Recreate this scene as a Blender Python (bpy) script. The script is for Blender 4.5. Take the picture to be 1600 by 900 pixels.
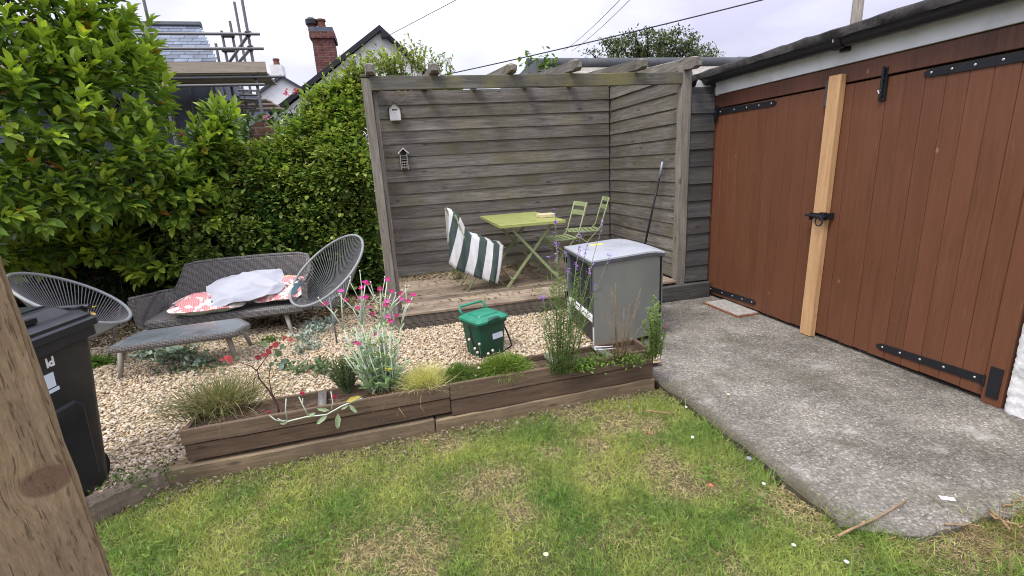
import bpy, bmesh, math, random
import numpy as np
from mathutils import Vector, Matrix, Euler
random.seed(7); rng = np.random.default_rng(11)
for o in list(bpy.data.objects): bpy.data.objects.remove(o)
S = bpy.context.scene; COL = S.collection
# ------------------------------------------------------------------ camera
F_PX, PITCH, ROLL, YAW, EYE = 735.1, math.radians(14.53), math.radians(-3.342), math.radians(13.2), 1.55
def _basis():
    cp, sp = math.cos(PITCH), math.sin(PITCH)
    f = Vector((0, cp, -sp)); u = Vector((0, sp, cp)); r = Vector((1, 0, 0))
    R = r*math.cos(ROLL)+u*math.sin(ROLL); U = u*math.cos(ROLL)-r*math.sin(ROLL)
    m = Matrix.Rotation(-YAW, 3, 'Z')
    return m @ R, m @ U, m @ f
CR, CU, CF = _basis(); CC = Vector((0, 0, EYE))
cd = bpy.data.cameras.new('camera'); cam = bpy.data.objects.new('camera', cd); COL.objects.link(cam)
cd.sensor_width = 36; cd.lens = F_PX/1600*36; cd.clip_start = .05; cd.clip_end = 400
mw = Matrix.Identity(4)
for i in range(3):
    mw[i][0] = CR[i]; mw[i][1] = CU[i]; mw[i][2] = -CF[i]; mw[i][3] = CC[i]
cam.matrix_world = mw; S.camera = cam
def ray(x, y): return CF*F_PX+CR*(x-800)-CU*(y-450)
def gz(x, y, z=0.): d = ray(x, y); return CC+d*((z-EYE)/d.z)          # where a sight line meets a level plane
def gy(x, y, Y): d = ray(x, y); return CC+d*(Y/d.y)                   # ... a plane of constant y
def gx(x, y, X): d = ray(x, y); return CC+d*(X/d.x)                   # ... a plane of constant x
# ------------------------------------------------------------------ sky, sun, exposure
W = bpy.data.worlds.new('World'); S.world = W; W.use_nodes = True
nt = W.node_tree; nt.nodes.clear()
def N(t, nt, **k):
    n = nt.nodes.new(t)
    for a, v in k.items(): setattr(n, a, v)
    return n
SUN_EL, SUN_AZ = math.radians(58), math.radians(-125)
out = N('ShaderNodeOutputWorld', nt); bg = N('ShaderNodeBackground', nt)
sky = N('ShaderNodeTexSky', nt, sky_type='NISHITA'); sky.sun_disc = False
sky.sun_elevation = SUN_EL; sky.sun_rotation = SUN_AZ
sky.air_density = 1; sky.dust_density = 2
tc = N('ShaderNodeTexCoord', nt); mp = N('ShaderNodeMapping', nt); mp.inputs['Scale'].default_value = (1, 1, 2.6)
n1 = N('ShaderNodeTexNoise', nt); n1.inputs['Scale'].default_value = 2.3; n1.inputs['Detail'].default_value = 5; n1.inputs['Roughness'].default_value = .5
r1 = N('ShaderNodeValToRGB', nt); r1.color_ramp.elements[0].position = .34; r1.color_ramp.elements[1].position = .66
r1.color_ramp.elements[0].color = (4.5, 4.4, 5.7, 1); r1.color_ramp.elements[1].color = (7.0, 7.15, 8.2, 1)
sep = N('ShaderNodeSeparateXYZ', nt); mz = N('ShaderNodeMath', nt, operation='MULTIPLY_ADD'); mz.use_clamp = False
mz.inputs[1].default_value = 2.0; mz.inputs[2].default_value = .53
vs = N('ShaderNodeVectorMath', nt, operation='SCALE'); mx = N('ShaderNodeMixRGB', nt); mx.inputs[0].default_value = .93
mzc = N('ShaderNodeMath', nt, operation='MAXIMUM'); mzc.inputs[1].default_value = 0
L = nt.links.new
L(tc.outputs['Generated'], mp.inputs[0]); L(mp.outputs[0], n1.inputs['Vector']); L(n1.outputs[0], r1.inputs[0])
L(tc.outputs['Generated'], sep.inputs[0]); L(sep.outputs[2], mzc.inputs[0]); L(mzc.outputs[0], mz.inputs[0])
L(r1.outputs[0], vs.inputs[0]); L(mz.outputs[0], vs.inputs['Scale'])
L(sky.outputs[0], mx.inputs[1]); L(vs.outputs[0], mx.inputs[2]); L(mx.outputs[0], bg.inputs[0]); L(bg.outputs[0], out.inputs[0])
bg.inputs[1].default_value = 0.10
sd = bpy.data.lights.new('sun', 'SUN'); sd.energy = 1.5; sd.angle = math.radians(18); sd.color = (1, .95, .87)
so = bpy.data.objects.new('sun', sd); COL.objects.link(so)
dv = Vector((math.sin(SUN_AZ)*math.cos(SUN_EL), math.cos(SUN_AZ)*math.cos(SUN_EL), math.sin(SUN_EL)))
so.rotation_euler = dv.to_track_quat('Z', 'Y').to_euler(); so.location = (0, 0, 20)
vs_ = S.view_settings; vs_.view_transform = 'Standard'; vs_.look = 'None'; vs_.gamma = 1; vs_.use_curve_mapping = False
vs_.exposure = 0.86
S.render.engine = 'CYCLES'; S.cycles.max_bounces = 8; S.cycles.use_denoising = True; S.cycles.filter_width = 1.05

# ------------------------------------------------------------------ object helpers
def tag(o, label=None, cat=None, group=None, kind=None):
    for k, v in (('label', label), ('category', cat), ('group', group), ('kind', kind)):
        if v: o[k] = v
    return o
def wm(o):
    m = o.matrix_basis.copy()
    if o.parent: m = wm(o.parent) @ o.matrix_parent_inverse @ m
    return m
def put(o, parent):
    if parent: o.parent = parent; o.matrix_parent_inverse = wm(parent).inverted()
    return o
def thing(name, label, cat, loc=(0, 0, 0), group=None, rz=0):
    o = bpy.data.objects.new(name, None); COL.objects.link(o); o.empty_display_size = .1
    o.location = loc; o.rotation_euler = (0, 0, rz); return tag(o, label, cat, group)
def obj(name, me, mat=None, parent=None, loc=(0, 0, 0), rot=None):
    o = bpy.data.objects.new(name, me); COL.objects.link(o); o.location = loc
    if rot is not None: o.rotation_euler = rot.to_euler() if isinstance(rot, Matrix) else rot
    if mat and not me.materials: me.materials.append(mat)
    return put(o, parent)
def kidcopy(o, parent):
    c = o.copy(); COL.objects.link(c); c.parent = parent
    for k in list(o.children): kidcopy(k, c)
    return c
def dup(root, loc, rz, label):
    kids = list(root.children); r = root.copy(); COL.objects.link(r); r.location = loc; r.rotation_euler = (0, 0, rz); r['label'] = label
    for k in kids: kidcopy(k, r)
    return r
def finish(me, smooth=False, angle=None):
    if smooth: me.shade_smooth()
    if angle:
        me.shade_smooth(); me.set_sharp_from_angle(angle=math.radians(angle))
    return me
_bc = {}
def boxmesh(sx, sy, sz, bev=.003, seg=1, jit=0., cuts=0, ax=0):
    key = (round(sx, 4), round(sy, 4), round(sz, 4), bev, seg)
    if not jit and not cuts and key in _bc: return _bc[key]
    bm = bmesh.new(); bmesh.ops.create_cube(bm, size=1)
    bmesh.ops.scale(bm, vec=(sx, sy, sz), verts=bm.verts)
    if cuts:
        es = [e for e in bm.edges if abs((e.verts[0].co-e.verts[1].co)[ax]) > .5*(sx, sy, sz)[ax]]
        bmesh.ops.subdivide_edges(bm, edges=es, cuts=cuts)
    if jit:
        for v in bm.verts: v.co += Vector((random.uniform(-jit, jit), random.uniform(-jit, jit), random.uniform(-jit, jit)))
    if bev: bmesh.ops.bevel(bm, geom=[e for e in bm.edges if len(e.link_faces) == 2 and e.calc_face_angle(0) > .6], offset=bev, segments=seg, affect='EDGES', clamp_overlap=True)
    me = bpy.data.meshes.new('box'); bm.to_mesh(me); bm.free()
    if not jit and not cuts: _bc[key] = me
    return me
def bx(name, c, s, mat, parent=None, rot=None, bev=.003, **k):
    me = boxmesh(*s, bev=bev, **k)
    if me.materials and me.materials[0] != mat: me = me.copy(); me.materials.clear()
    return obj(name, me, mat, parent, c, rot)
class MB:
    def __init__(s): s.v = []; s.f = []; s.uv = None
    def add(s, vs, fs):
        b = len(s.v); s.v += [tuple(v) for v in vs]; s.f += [tuple(b+i for i in f) for f in fs]
    def box(s, x0, x1, y0, y1, z0, z1, M=None):
        vs = [Vector((x, y, z)) for z in (z0, z1) for y in (y0, y1) for x in (x0, x1)]
        if M is not None: vs = [M @ v for v in vs]
        s.add(vs, [(0, 2, 3, 1), (4, 5, 7, 6), (0, 1, 5, 4), (2, 6, 7, 3), (0, 4, 6, 2), (1, 3, 7, 5)])
    def tube(s, pts, r, n=6, cap=True, closed=False):
        pts = [Vector(p) for p in pts]; m = len(pts)
        rs = r if isinstance(r, (list, tuple)) else [r]*m
        t0 = (pts[1]-pts[0]).normalized(); a = Vector((0, 0, 1)) if abs(t0.z) < .9 else Vector((1, 0, 0))
        nrm = t0.cross(a).normalized(); vs = []
        for i, p in enumerate(pts):
            q0 = pts[(i-1) % m] if (i > 0 or closed) else p; q1 = pts[(i+1) % m] if (i < m-1 or closed) else p
            t = (q1-q0).normalized()
            if t.length < .5: t = t0
            nrm = (nrm-t*nrm.dot(t)); nrm = nrm.normalized() if nrm.length > 1e-6 else t.orthogonal().normalized()
            b = t.cross(nrm)
            for k in range(n):
                A = 2*math.pi*k/n; vs.append(p+(nrm*math.cos(A)+b*math.sin(A))*rs[i])
        fs = []
        for i in range(m if closed else m-1):
            j = (i+1) % m
            for k in range(n):
                l = (k+1) % n; fs.append((i*n+k, i*n+l, j*n+l, j*n+k))
        if cap and not closed: fs += [tuple(range(n))[::-1], tuple((m-1)*n+k for k in range(n))]
        s.add(vs, fs)
    def lathe(s, prof, c=(0, 0, 0), n=20, cap=True):
        vs = [(c[0]+r*math.cos(2*math.pi*k/n), c[1]+r*math.sin(2*math.pi*k/n), c[2]+z) for r, z in prof for k in range(n)]
        fs = [(i*n+k, i*n+(k+1) % n, (i+1)*n+(k+1) % n, (i+1)*n+k) for i in range(len(prof)-1) for k in range(n)]
        if cap: fs += [tuple(range(n))[::-1], tuple((len(prof)-1)*n+k for k in range(n))]
        s.add(vs, fs)
    def loft(s, rings, cap=True):
        n = len(rings[0]); vs = [p for r in rings for p in r]
        fs = [(i*n+k, i*n+(k+1) % n, (i+1)*n+(k+1) % n, (i+1)*n+k) for i in range(len(rings)-1) for k in range(n)]
        if cap: fs += [tuple(range(n))[::-1], tuple((len(rings)-1)*n+k for k in range(n))]
        s.add(vs, fs)
    def grid(s, P):
        a = len(P); b = len(P[0]); s.add([p for r in P for p in r], [(i*b+j, i*b+j+1, (i+1)*b+j+1, (i+1)*b+j) for i in range(a-1) for j in range(b-1)])
    def prism(s, poly, y0, y1):          # poly of (x,z), extruded along y
        n = len(poly); s.add([(x, y0, z) for x, z in poly]+[(x, y1, z) for x, z in poly],
              [tuple(range(n)), tuple(range(2*n-1, n-1, -1))]+[(i, n+i, n+(i+1) % n, (i+1) % n) for i in range(n)])
    def mesh(s, smooth=False, angle=None, bevel=0, fix=True):
        me = bpy.data.meshes.new('mesh'); me.from_pydata(s.v, [], s.f)
        if bevel or fix:
            bm = bmesh.new(); bm.from_mesh(me)
            if fix: bmesh.ops.recalc_face_normals(bm, faces=bm.faces)
            if bevel: bmesh.ops.bevel(bm, geom=[e for e in bm.edges if len(e.link_faces) == 2 and e.calc_face_angle(0) > .6], offset=bevel, segments=2, affect='EDGES', clamp_overlap=True)
            bm.to_mesh(me); bm.free()
        return finish(me, smooth, angle)
    def build(s, name, mat, parent=None, loc=(0, 0, 0), **k):
        if s.v and loc == 'c':
            c = Vector(np.mean(np.array(s.v), 0)); s.v = [tuple(Vector(v)-c) for v in s.v]; loc = c
        return obj(name, s.mesh(**k), mat, parent, loc)
def npmesh(V, T, col=None, smooth=False):            # numpy verts, equal-size faces, colour per vertex
    me = bpy.data.meshes.new('mesh'); V = np.ascontiguousarray(V, np.float32); T = np.ascontiguousarray(T, np.int32); k = T.shape[1]
    me.vertices.add(len(V)); me.vertices.foreach_set('co', V.ravel())
    me.loops.add(T.size); me.loops.foreach_set('vertex_index', T.ravel())
    me.polygons.add(len(T)); me.polygons.foreach_set('loop_start', np.arange(0, T.size, k, dtype=np.int32)); me.polygons.foreach_set('loop_total', np.full(len(T), k, np.int32))
    if smooth: me.polygons.foreach_set('use_smooth', np.ones(len(T), bool))
    if col is not None:
        a = me.color_attributes.new('Col', 'FLOAT_COLOR', 'POINT'); c4 = np.ones((len(V), 4), np.float32); c4[:, :3] = col; a.data.foreach_set('color', c4.ravel())
    me.update(calc_edges=True); return me
def inst(tv, tf, R, T, col, smooth=False):           # copies of a template joined in one mesh
    tv = np.asarray(tv, float); tf = np.asarray(tf); n = len(R); m = len(tv)
    V = np.einsum('nij,mj->nmi', R, tv)+np.asarray(T)[:, None, :]
    F = tf[None]+(np.arange(n)*m)[:, None, None]
    c = np.repeat(np.asarray(col), m, 0) if np.ndim(col) == 2 else col
    return npmesh(V.reshape(-1, 3), F.reshape(-1, tf.shape[1]), c, smooth)
def frames(d, up):                                    # rotation columns: x = side, y = direction d, z ~ up
    d = d/np.linalg.norm(d, axis=1, keepdims=True); x = np.cross(d, up); ln = np.linalg.norm(x, axis=1, keepdims=True); x = np.where(ln > 1e-5, x/np.maximum(ln, 1e-9), [[1, 0, 0]])
    z = np.cross(x, d); return np.stack([x, d, z], 2)
def rv(n, s=1.): v = rng.normal(size=(n, 3)); return v/np.linalg.norm(v, axis=1, keepdims=True)*s
def blades(base, d, Ln, w, droop, col, k=3, tipcol=None):
    """curved tapering ribbons: base, direction, length, width, droop"""
    n = len(base); d = d/np.linalg.norm(d, axis=1, keepdims=True); side = np.cross(d, rv(n)); side /= np.linalg.norm(side, axis=1, keepdims=True)+1e-9
    P = []; C = []; Ln = np.broadcast_to(Ln, n)[:, None]; w = np.broadcast_to(w, n)[:, None]; droop = np.broadcast_to(droop, n)[:, None]
    for i in range(k+1):
        t = i/k; c = base+d*Ln*t+np.array([[0, 0, -1.]])*droop*Ln*t*t+d*[[1, 1, 0]]*droop*Ln*t*t*.5
        ww = w*(1-t**1.6)*.5+w*.03; P += [c-side*ww, c+side*ww]
        cc = col if tipcol is None else col*(1-t)+tipcol*t; C += [cc, cc]
    V = np.stack(P, 1); Cc = np.stack(C, 1); m = 2*(k+1)
    tf = np.array([(2*i, 2*i+1, 2*i+3, 2*i+2) for i in range(k)])
    F = tf[None]+(np.arange(n)*m)[:, None, None]
    return npmesh(V.reshape(-1, 3), F.reshape(-1, 4), Cc.reshape(-1, 3), True)

# ------------------------------------------------------------------ material helpers
class G:
    def __init__(s, name, rough=.7, spec=.3, metal=0.):
        s.m = bpy.data.materials.new(name); s.m.use_nodes = True; s.nt = s.m.node_tree; s.b = s.nt.nodes['Principled BSDF']
        s.b.inputs['Roughness'].default_value = rough; s.b.inputs['Specular IOR Level'].default_value = spec; s.b.inputs['Metallic'].default_value = metal
        s.L = s.nt.links.new; s.tc = N('ShaderNodeTexCoord', s.nt); s.P = s.tc.outputs['Object']
    def map(s, scale=(1, 1, 1), rnd=False, src=None):
        m = N('ShaderNodeMapping', s.nt); m.inputs['Scale'].default_value = scale; s.L(src or s.P, m.inputs[0])
        if rnd:
            oi = N('ShaderNodeObjectInfo', s.nt); v = N('ShaderNodeVectorMath', s.nt, operation='SCALE'); v.inputs[0].default_value = (37, 71, 53); s.L(oi.outputs['Random'], v.inputs['Scale'])
            s.L(v.outputs[0], m.inputs['Location'])
        return m.outputs[0]
    def noise(s, scale, vec=None, detail=4, rough=.55, dist=0):
        n = N('ShaderNodeTexNoise', s.nt); n.inputs['Scale'].default_value = scale; n.inputs['Detail'].default_value = detail; n.inputs['Roughness'].default_value = rough; n.inputs['Distortion'].default_value = dist
        s.L(vec or s.P, n.inputs['Vector']); return n.outputs[0]
    def vor(s, scale, vec=None, out='Color', feature='F1', rnd=1):
        n = N('ShaderNodeTexVoronoi', s.nt, feature=feature); n.inputs['Scale'].default_value = scale; n.inputs['Randomness'].default_value = rnd; s.L(vec or s.P, n.inputs['Vector']); return n.outputs[out]
    def ramp(s, fac, stops, interp='LINEAR'):
        r = N('ShaderNodeValToRGB', s.nt); e = r.color_ramp.elements; r.color_ramp.interpolation = interp
        while len(e) < len(stops): e.new(.5)
        for q, (p, c) in zip(e, stops):
            q.position = p; q.color = (*c, 1) if np.ndim(c) else (c, c, c, 1)
        s.L(fac, r.inputs[0]); return r.outputs[0]
    def mix(s, fac, a, b, mode='MIX'):
        m = N('ShaderNodeMixRGB', s.nt, blend_type=mode)
        for i, v in ((0, fac), (1, a), (2, b)):
            if hasattr(v, 'is_linked'): s.L(v, m.inputs[i])
            elif i == 0: m.inputs[0].default_value = v
            else: m.inputs[i].default_value = (*v, 1)
        return m.outputs[0]
    def math(s, op, a, b=0.):
        m = N('ShaderNodeMath', s.nt, operation=op)
        for i, v in ((0, a), (1, b)):
            if hasattr(v, 'is_linked'): s.L(v, m.inputs[i])
            else: m.inputs[i].default_value = v
        return m.outputs[0]
    def rnd(s): return N('ShaderNodeObjectInfo', s.nt).outputs['Random']
    def attr(s, n='Col'): a = N('ShaderNodeAttribute', s.nt, attribute_name=n); return a.outputs['Color']
    def bump(s, h, strength=.5, dist=.01):
        b = N('ShaderNodeBump', s.nt); b.inputs['Strength'].default_value = strength; b.inputs['Distance'].default_value = dist; s.L(h, b.inputs['Height']); s.L(b.outputs[0], s.b.inputs['Normal']); return s
    def col(s, c):
        if hasattr(c, 'is_linked'): s.L(c, s.b.inputs['Base Color'])
        else: s.b.inputs['Base Color'].default_value = (*c, 1)
        return s
    def rough(s, v): s.L(v, s.b.inputs['Roughness']); return s
def srgb(r, g, b): return tuple(((v/255+.055)/1.055)**2.4 if v > 10 else v/255/12.92 for v in (r, g, b))
def wood(name, c0, c1, ax=0, stain=None, stain_amt=.5, rough=.75, dark=(.03, .027, .024), grain=1., knots=True, var=.25, bump=.35, stain_thr=(.45, .7)):
    g = G(name, rough, .25); sc = [9., 9., 9.]; sc[ax] = .55
    v = g.map(tuple(sc), True); fine = g.noise(7*grain, v, 6, .65, .6); wide = g.noise(1.6, v, 3, .5, 1.2)
    c = g.ramp(fine, [(.25, c0), (.72, c1)]); c = g.mix(g.ramp(wide, [(.3, 0.), (.75, .6)]), c, tuple(.5*a+.5*b for a, b in zip(c0, dark)))
    sc2 = [26., 26., 26.]; sc2[ax] = 1.1
    crack = g.ramp(g.noise(9, g.map(tuple(sc2), True), 2, .5), [(.28, 1.), (.36, 0.)])
    c = g.mix(g.math('MULTIPLY', crack, .6), c, dark)
    if knots:
        sk = [7., 7., 7.]; sk[ax] = 2.6; kd = g.vor(1., g.map(tuple(sk), True), 'Distance')
        kk = g.ramp(kd, [(.05, 1.), (.13, 0.)]); c = g.mix(g.math('MULTIPLY', kk, .65), c, dark)
    if stain:
        st = g.ramp(g.noise(2.6, g.map((1, 1, 1), True), 5, .65), [(stain_thr[0], 0.), (stain_thr[1], 1.)]); c = g.mix(g.math('MULTIPLY', st, stain_amt), c, stain)
    rr = g.rnd(); c = g.mix(1., c, g.ramp(rr, [(0, 1-var), (1, 1+var*.4)]), 'MULTIPLY')
    h = g.math('SUBTRACT', fine, g.math('MULTIPLY', crack, .7)); g.col(c).bump(h, bump, .004); return g.m
def leafmat(name, rough=.45, trans=.35, spec=.35, var=.25):
    g = G(name, rough, spec); c = g.attr(); n = g.noise(30, None, 2); c = g.mix(1., c, g.ramp(n, [(.3, 1-var), (.7, 1+var)]), 'MULTIPLY'); g.col(c)
    t = N('ShaderNodeBsdfTranslucent', g.nt); mxs = N('ShaderNodeMixShader', g.nt); mxs.inputs[0].default_value = trans
    tcol = g.mix(1., c, (1.15, 1.25, .55), 'MULTIPLY'); g.L(tcol, t.inputs[0])
    o = g.nt.nodes['Material Output']; g.L(g.b.outputs[0], mxs.inputs[1]); g.L(t.outputs[0], mxs.inputs[2]); g.L(mxs.outputs[0], o.inputs[0]); return g.m
def plain(name, c, rough=.5, spec=.4, metal=0., var=.12, scale=14, bump=.08, dirt=None, dirt_amt=.4):
    g = G(name, rough, spec, metal); n = g.noise(scale, None, 5, .6); cc = g.mix(1., c, g.ramp(n, [(.3, 1-var), (.7, 1+var)]), 'MULTIPLY')
    if dirt: cc = g.mix(g.math('MULTIPLY', g.ramp(g.noise(scale*.35, None, 6, .7), [(.48, 0.), (.68, 1.)]), dirt_amt), cc, dirt)
    g.rough(g.ramp(n, [(.3, max(rough-.1, .05)), (.7, min(rough+.12, 1))])); g.col(cc).bump(n, bump, .003); return g.m
M = {}
grey0, grey1 = (.085, .076, .064), (.33, .305, .265)
for a, q in enumerate('xyz'):
    M['grey_'+q] = wood('weathered grey wood '+q, grey0, grey1, a, stain=(.135, .125, .065), stain_amt=.7, dark=(.02, .019, .018), bump=.6, stain_thr=(.46, .68))
    M['greydark_'+q] = wood('dark weathered wood '+q, (.045, .044, .044), (.15, .145, .14), a, stain=(.05, .05, .035), dark=(.015, .015, .015))
M['post'] = wood('grey post wood', (.15, .132, .108), (.37, .34, .285), 2, bump=.6, stain=(.14, .13, .08), stain_amt=.35, dark=(.05, .04, .03))
M['beam'] = wood('lichened beam wood', (.075, .073, .062), (.22, .21, .17), 0, stain=(.20, .185, .07), stain_amt=.75, bump=.5, dark=(.025, .025, .02), stain_thr=(.42, .6))
M['deck'] = wood('bleached deck wood', (.24, .18, .125), (.54, .44, .32), 0, stain=(.13, .095, .065), stain_amt=.75, var=.45, bump=.5, dark=(.06, .04, .03))
M['ribbed'] = wood('deck riser wood', (.12, .10, .08), (.23, .195, .155), 0, stain=(.05, .045, .035), dark=(.02, .017, .015))
M['planter'] = wood('brown planter wood', (.115, .076, .050), (.25, .178, .118), 0, stain=(.16, .12, .085), stain_amt=.5, dark=(.02, .014, .01), stain_thr=(.5, .75))
M['planter_d'] = wood('dark brown planter wood', (.095, .060, .038), (.19, .127, .084), 0, stain=(.09, .07, .055), stain_amt=.4, dark=(.015, .01, .01), stain_thr=(.55, .8))
M['sleeper'] = wood('tan sleeper wood', (.17, .12, .07), (.36, .275, .165), 0, stain=(.09, .07, .05), stain_amt=.6, dark=(.035, .025, .017))
M['sleeper_g'] = wood('greyed sleeper wood', (.17, .125, .085), (.42, .34, .25), 0, stain=(.10, .09, .07), stain_amt=.6, dark=(.04, .032, .025))
M['batten'] = wood('fresh pine batten', (.50, .29, .135), (.66, .43, .23), 2, dark=(.22, .10, .04), rough=.6, var=.05, bump=.15)
KNOT = (0, 0, 0)
def postmat(K):
    g = G('rough sawn treated timber', .85, .15); sub = N('ShaderNodeVectorMath', g.nt, operation='SUBTRACT'); g.L(g.P, sub.inputs[0]); sub.inputs[1].default_value = K
    ln = N('ShaderNodeVectorMath', g.nt, operation='LENGTH'); g.L(g.map((1, .2, 1.25), src=sub.outputs[0]), ln.inputs[0]); d = ln.outputs['Value']
    sx = N('ShaderNodeSeparateXYZ', g.nt); g.L(sub.outputs[0], sx.inputs[0]); g.L(sub.outputs[0], sx.inputs[0])
    ex = g.math('POWER', 2.718, g.math('MULTIPLY', g.math('MULTIPLY', d, d), -900.)); near = g.math('MULTIPLY', ex, g.math('MULTIPLY', sx.outputs[0], -.40))      # grain lines part round the knot
    cb = N('ShaderNodeCombineXYZ', g.nt); g.L(g.math('ADD', sx.outputs[0], near), cb.inputs[0]); g.L(sx.outputs[1], cb.inputs[1]); g.L(sx.outputs[2], cb.inputs[2]); V = cb.outputs[0]
    f = g.noise(2.6, g.map((60, 60, 2.6), src=V), 8, .74, .3); w = g.noise(5, g.map((1.7, 1.7, .5), src=V), 5, .6, .8); fine = g.noise(9, g.map((40, 40, 6), src=V), 4, .7)
    c = g.ramp(f, [(.25, (.21, .145, .078)), (.5, (.30, .215, .120)), (.75, (.39, .295, .175))]); c = g.mix(g.ramp(w, [(.40, 0.), (.70, .6)]), c, (.20, .135, .095))
    k = g.ramp(g.noise(3.2, g.map((120, 120, 10), src=V), 2, .5), [(.33, .6), (.40, 0.)]); c = g.mix(k, c, (.07, .042, .022)); c = g.mix(1., c, g.ramp(fine, [(.3, .78), (.7, 1.18)]), 'MULTIPLY')
    rg = g.math('SINE', g.math('ADD', g.math('MULTIPLY', d, 1100.), g.math('MULTIPLY', g.noise(60), 5.))); kc = g.mix(g.ramp(rg, [(.0, 0.), (1., .5)]), (.16, .095, .062), (.115, .066, .042)); rim = g.ramp(d, [(.020, 0.), (.0215, .6), (.024, 0.)])
    c = g.mix(g.ramp(d, [(.0195, .85), (.0225, 0.)]), c, kc); c = g.mix(rim, c, (.06, .036, .02)); fz = g.ramp(g.noise(60, g.map((1, 1, .5)), 4, .8), [(.66, 0.), (.74, .45)]); c = g.mix(fz, c, (.52, .42, .29))
    g.col(c).bump(g.math('SUBTRACT', g.math('ADD', f, fine), g.math('ADD', k, rim)), .7, .003); return g.m

# painted door: brown stain, slightly red, worn
def doormat(name, a, b):
    g = G(name, .42, .4); v = g.map((9, 9, .5), True); f = g.noise(6, v, 5, .6, .5); c = g.ramp(f, [(.28, a), (.7, b)])
    w = g.noise(1.3, g.map((1.6, 1.6, .55), True), 4, .55); c = g.mix(g.ramp(w, [(.4, 0.), (.68, .5)]), c, (.175, .062, .029))
    c = g.mix(1., c, g.ramp(g.rnd(), [(0, .93), (1, 1.06)]), 'MULTIPLY')
    k = g.ramp(g.vor(4.2, g.map((1, 1, .55), True), 'Distance'), [(.02, 1.), (.05, 0.)]); c = g.mix(g.math('MULTIPLY', k, .5), c, (.38, .24, .18)); sc = g.ramp(g.noise(4, g.map((22, 22, 1.2), True), 2), [(.70, 0.), (.76, .35)]); c = g.mix(sc, c, (.30, .16, .10)); lowp = N('ShaderNodeSeparateXYZ', g.nt); g.L(g.P, lowp.inputs[0]); ds = g.math('MULTIPLY', g.ramp(lowp.outputs[2], [(.0, 0.), (.001, 0.)]), 0.) if False else g.ramp(g.noise(16, None, 6, .75), [(.62, 0.), (.72, .3)]); c = g.mix(ds, c, (.22, .12, .075))
    g.col(c).bump(f, .12, .003); g.rough(g.ramp(w, [(.3, .36), (.7, .58)])); return g.m
M['door'] = doormat('brown stained door', (.108, .042, .021), (.150, .062, .031))
M['header'] = doormat('dark brown frame', (.05, .022, .015), (.11, .046, .028))
M['iron'] = plain('black ironwork', (.012, .013, .016), .45, .4)
M['gutter'] = plain('black plastic gutter', (.011, .012, .016), .38, .45)
M['felt'] = plain('dark roof felt', (.045, .042, .042), .95, .15, var=.45, scale=40, bump=.5, dirt=(.10, .095, .085), dirt_amt=.5)
M['fascia'] = plain('dirty white paint', (.66, .68, .69), .5, .35, var=.05, scale=6, dirt=(.36, .36, .33), dirt_amt=.55)
M['zinc'] = plain('zinc screw', (.6, .6, .6), .35, .5, .8)
M['white'] = plain('white paint', (.74, .74, .72), .6, .3, var=.06, dirt=(.45, .44, .42))
M['whitewash'] = plain('white rough render', (.70, .70, .68), .9, .2, var=.16, scale=60, bump=.8, dirt=(.38, .38, .35))
M['blackbin'] = plain('black bin plastic', (.010, .012, .016), .42, .45, var=.15, bump=.03, dirt=(.03, .033, .036))
M['rubber'] = plain('rubber', (.013, .013, .013), .8, .2)
M['green_lid'] = plain('green lid plastic', (.016, .20, .115), .42, .45, var=.08, bump=.02, dirt=(.06, .25, .17), dirt_amt=.3)
M['green_body'] = plain('dark green plastic', (.006, .062, .034), .45, .4, var=.12, bump=.02, dirt=(.05, .09, .06), dirt_amt=.25)
M['label'] = plain('white paper label', (.62, .68, .76), .5, .3, var=.03)
M['labelband'] = plain('label print', (.03, .05, .09), .5, .3)
M['sage'] = plain('sage green paint', (.30, .36, .17), .45, .4, var=.1, scale=30, dirt=(.22, .22, .13), dirt_amt=.4)
M['lime'] = plain('lime green table paint', (.37, .40, .125), .35, .45, var=.08, scale=12, dirt=(.30, .33, .09), dirt_amt=.6)
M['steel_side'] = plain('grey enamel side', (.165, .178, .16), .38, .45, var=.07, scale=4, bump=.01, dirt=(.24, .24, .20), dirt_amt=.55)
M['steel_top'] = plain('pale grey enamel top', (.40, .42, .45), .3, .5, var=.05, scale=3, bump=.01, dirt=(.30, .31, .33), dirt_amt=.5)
M['trim'] = plain('dark grey trim', (.09, .10, .10), .45, .4)
M['dark_in'] = plain('dark inside', (.02, .023, .028), .5, .4, var=.3, scale=8)
M['alu'] = plain('worn aluminium', (.38, .41, .46), .35, .5, .5, dirt=(.25, .25, .24))
M['yellow'] = plain('yellow tape', (.85, .80, .02), .5, .4)
M['steel_tube'] = plain('galvanised tube', (.15, .152, .155), .5, .4, .2, dirt=(.16, .15, .14))
M['scafboard'] = wood('scaffold board', (.30, .25, .19), (.44, .38, .31), 0, dark=(.14, .11, .08), bump=.1)
M['rope'] = plain('grey plastic cord', (.16, .165, .167), .45, .4, bump=.02)
M['rim'] = plain('pale grey tube', (.25, .26, .26), .4, .45, bump=.02)
M['bone'] = plain('bone grey leg', (.32, .30, .26), .6, .3, dirt=(.22, .2, .16))
M['beige'] = plain('beige tray', (.62, .55, .33), .6, .3)
M['slate'] = (lambda g: g.col(g.mix(1., g.ramp(g.noise(5, g.map((1, 1, 1), True), 4), [(.3, (.085, .105, .14)), (.7, (.15, .18, .225))]), g.ramp(g.rnd(), [(0, .6), (1, 1.35)]), 'MULTIPLY')).m)(G('blue grey slate', .55, .4))
M['membrane'] = plain('dark grey membrane', (.125, .14, .17), .8, .2, var=.12, scale=2)
M['bluegrey'] = plain('dark slate roof', (.045, .055, .07), .6, .3)
M['terracotta'] = plain('terracotta', (.15, .062, .042), .8, .2, dirt=(.12, .06, .05))
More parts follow.
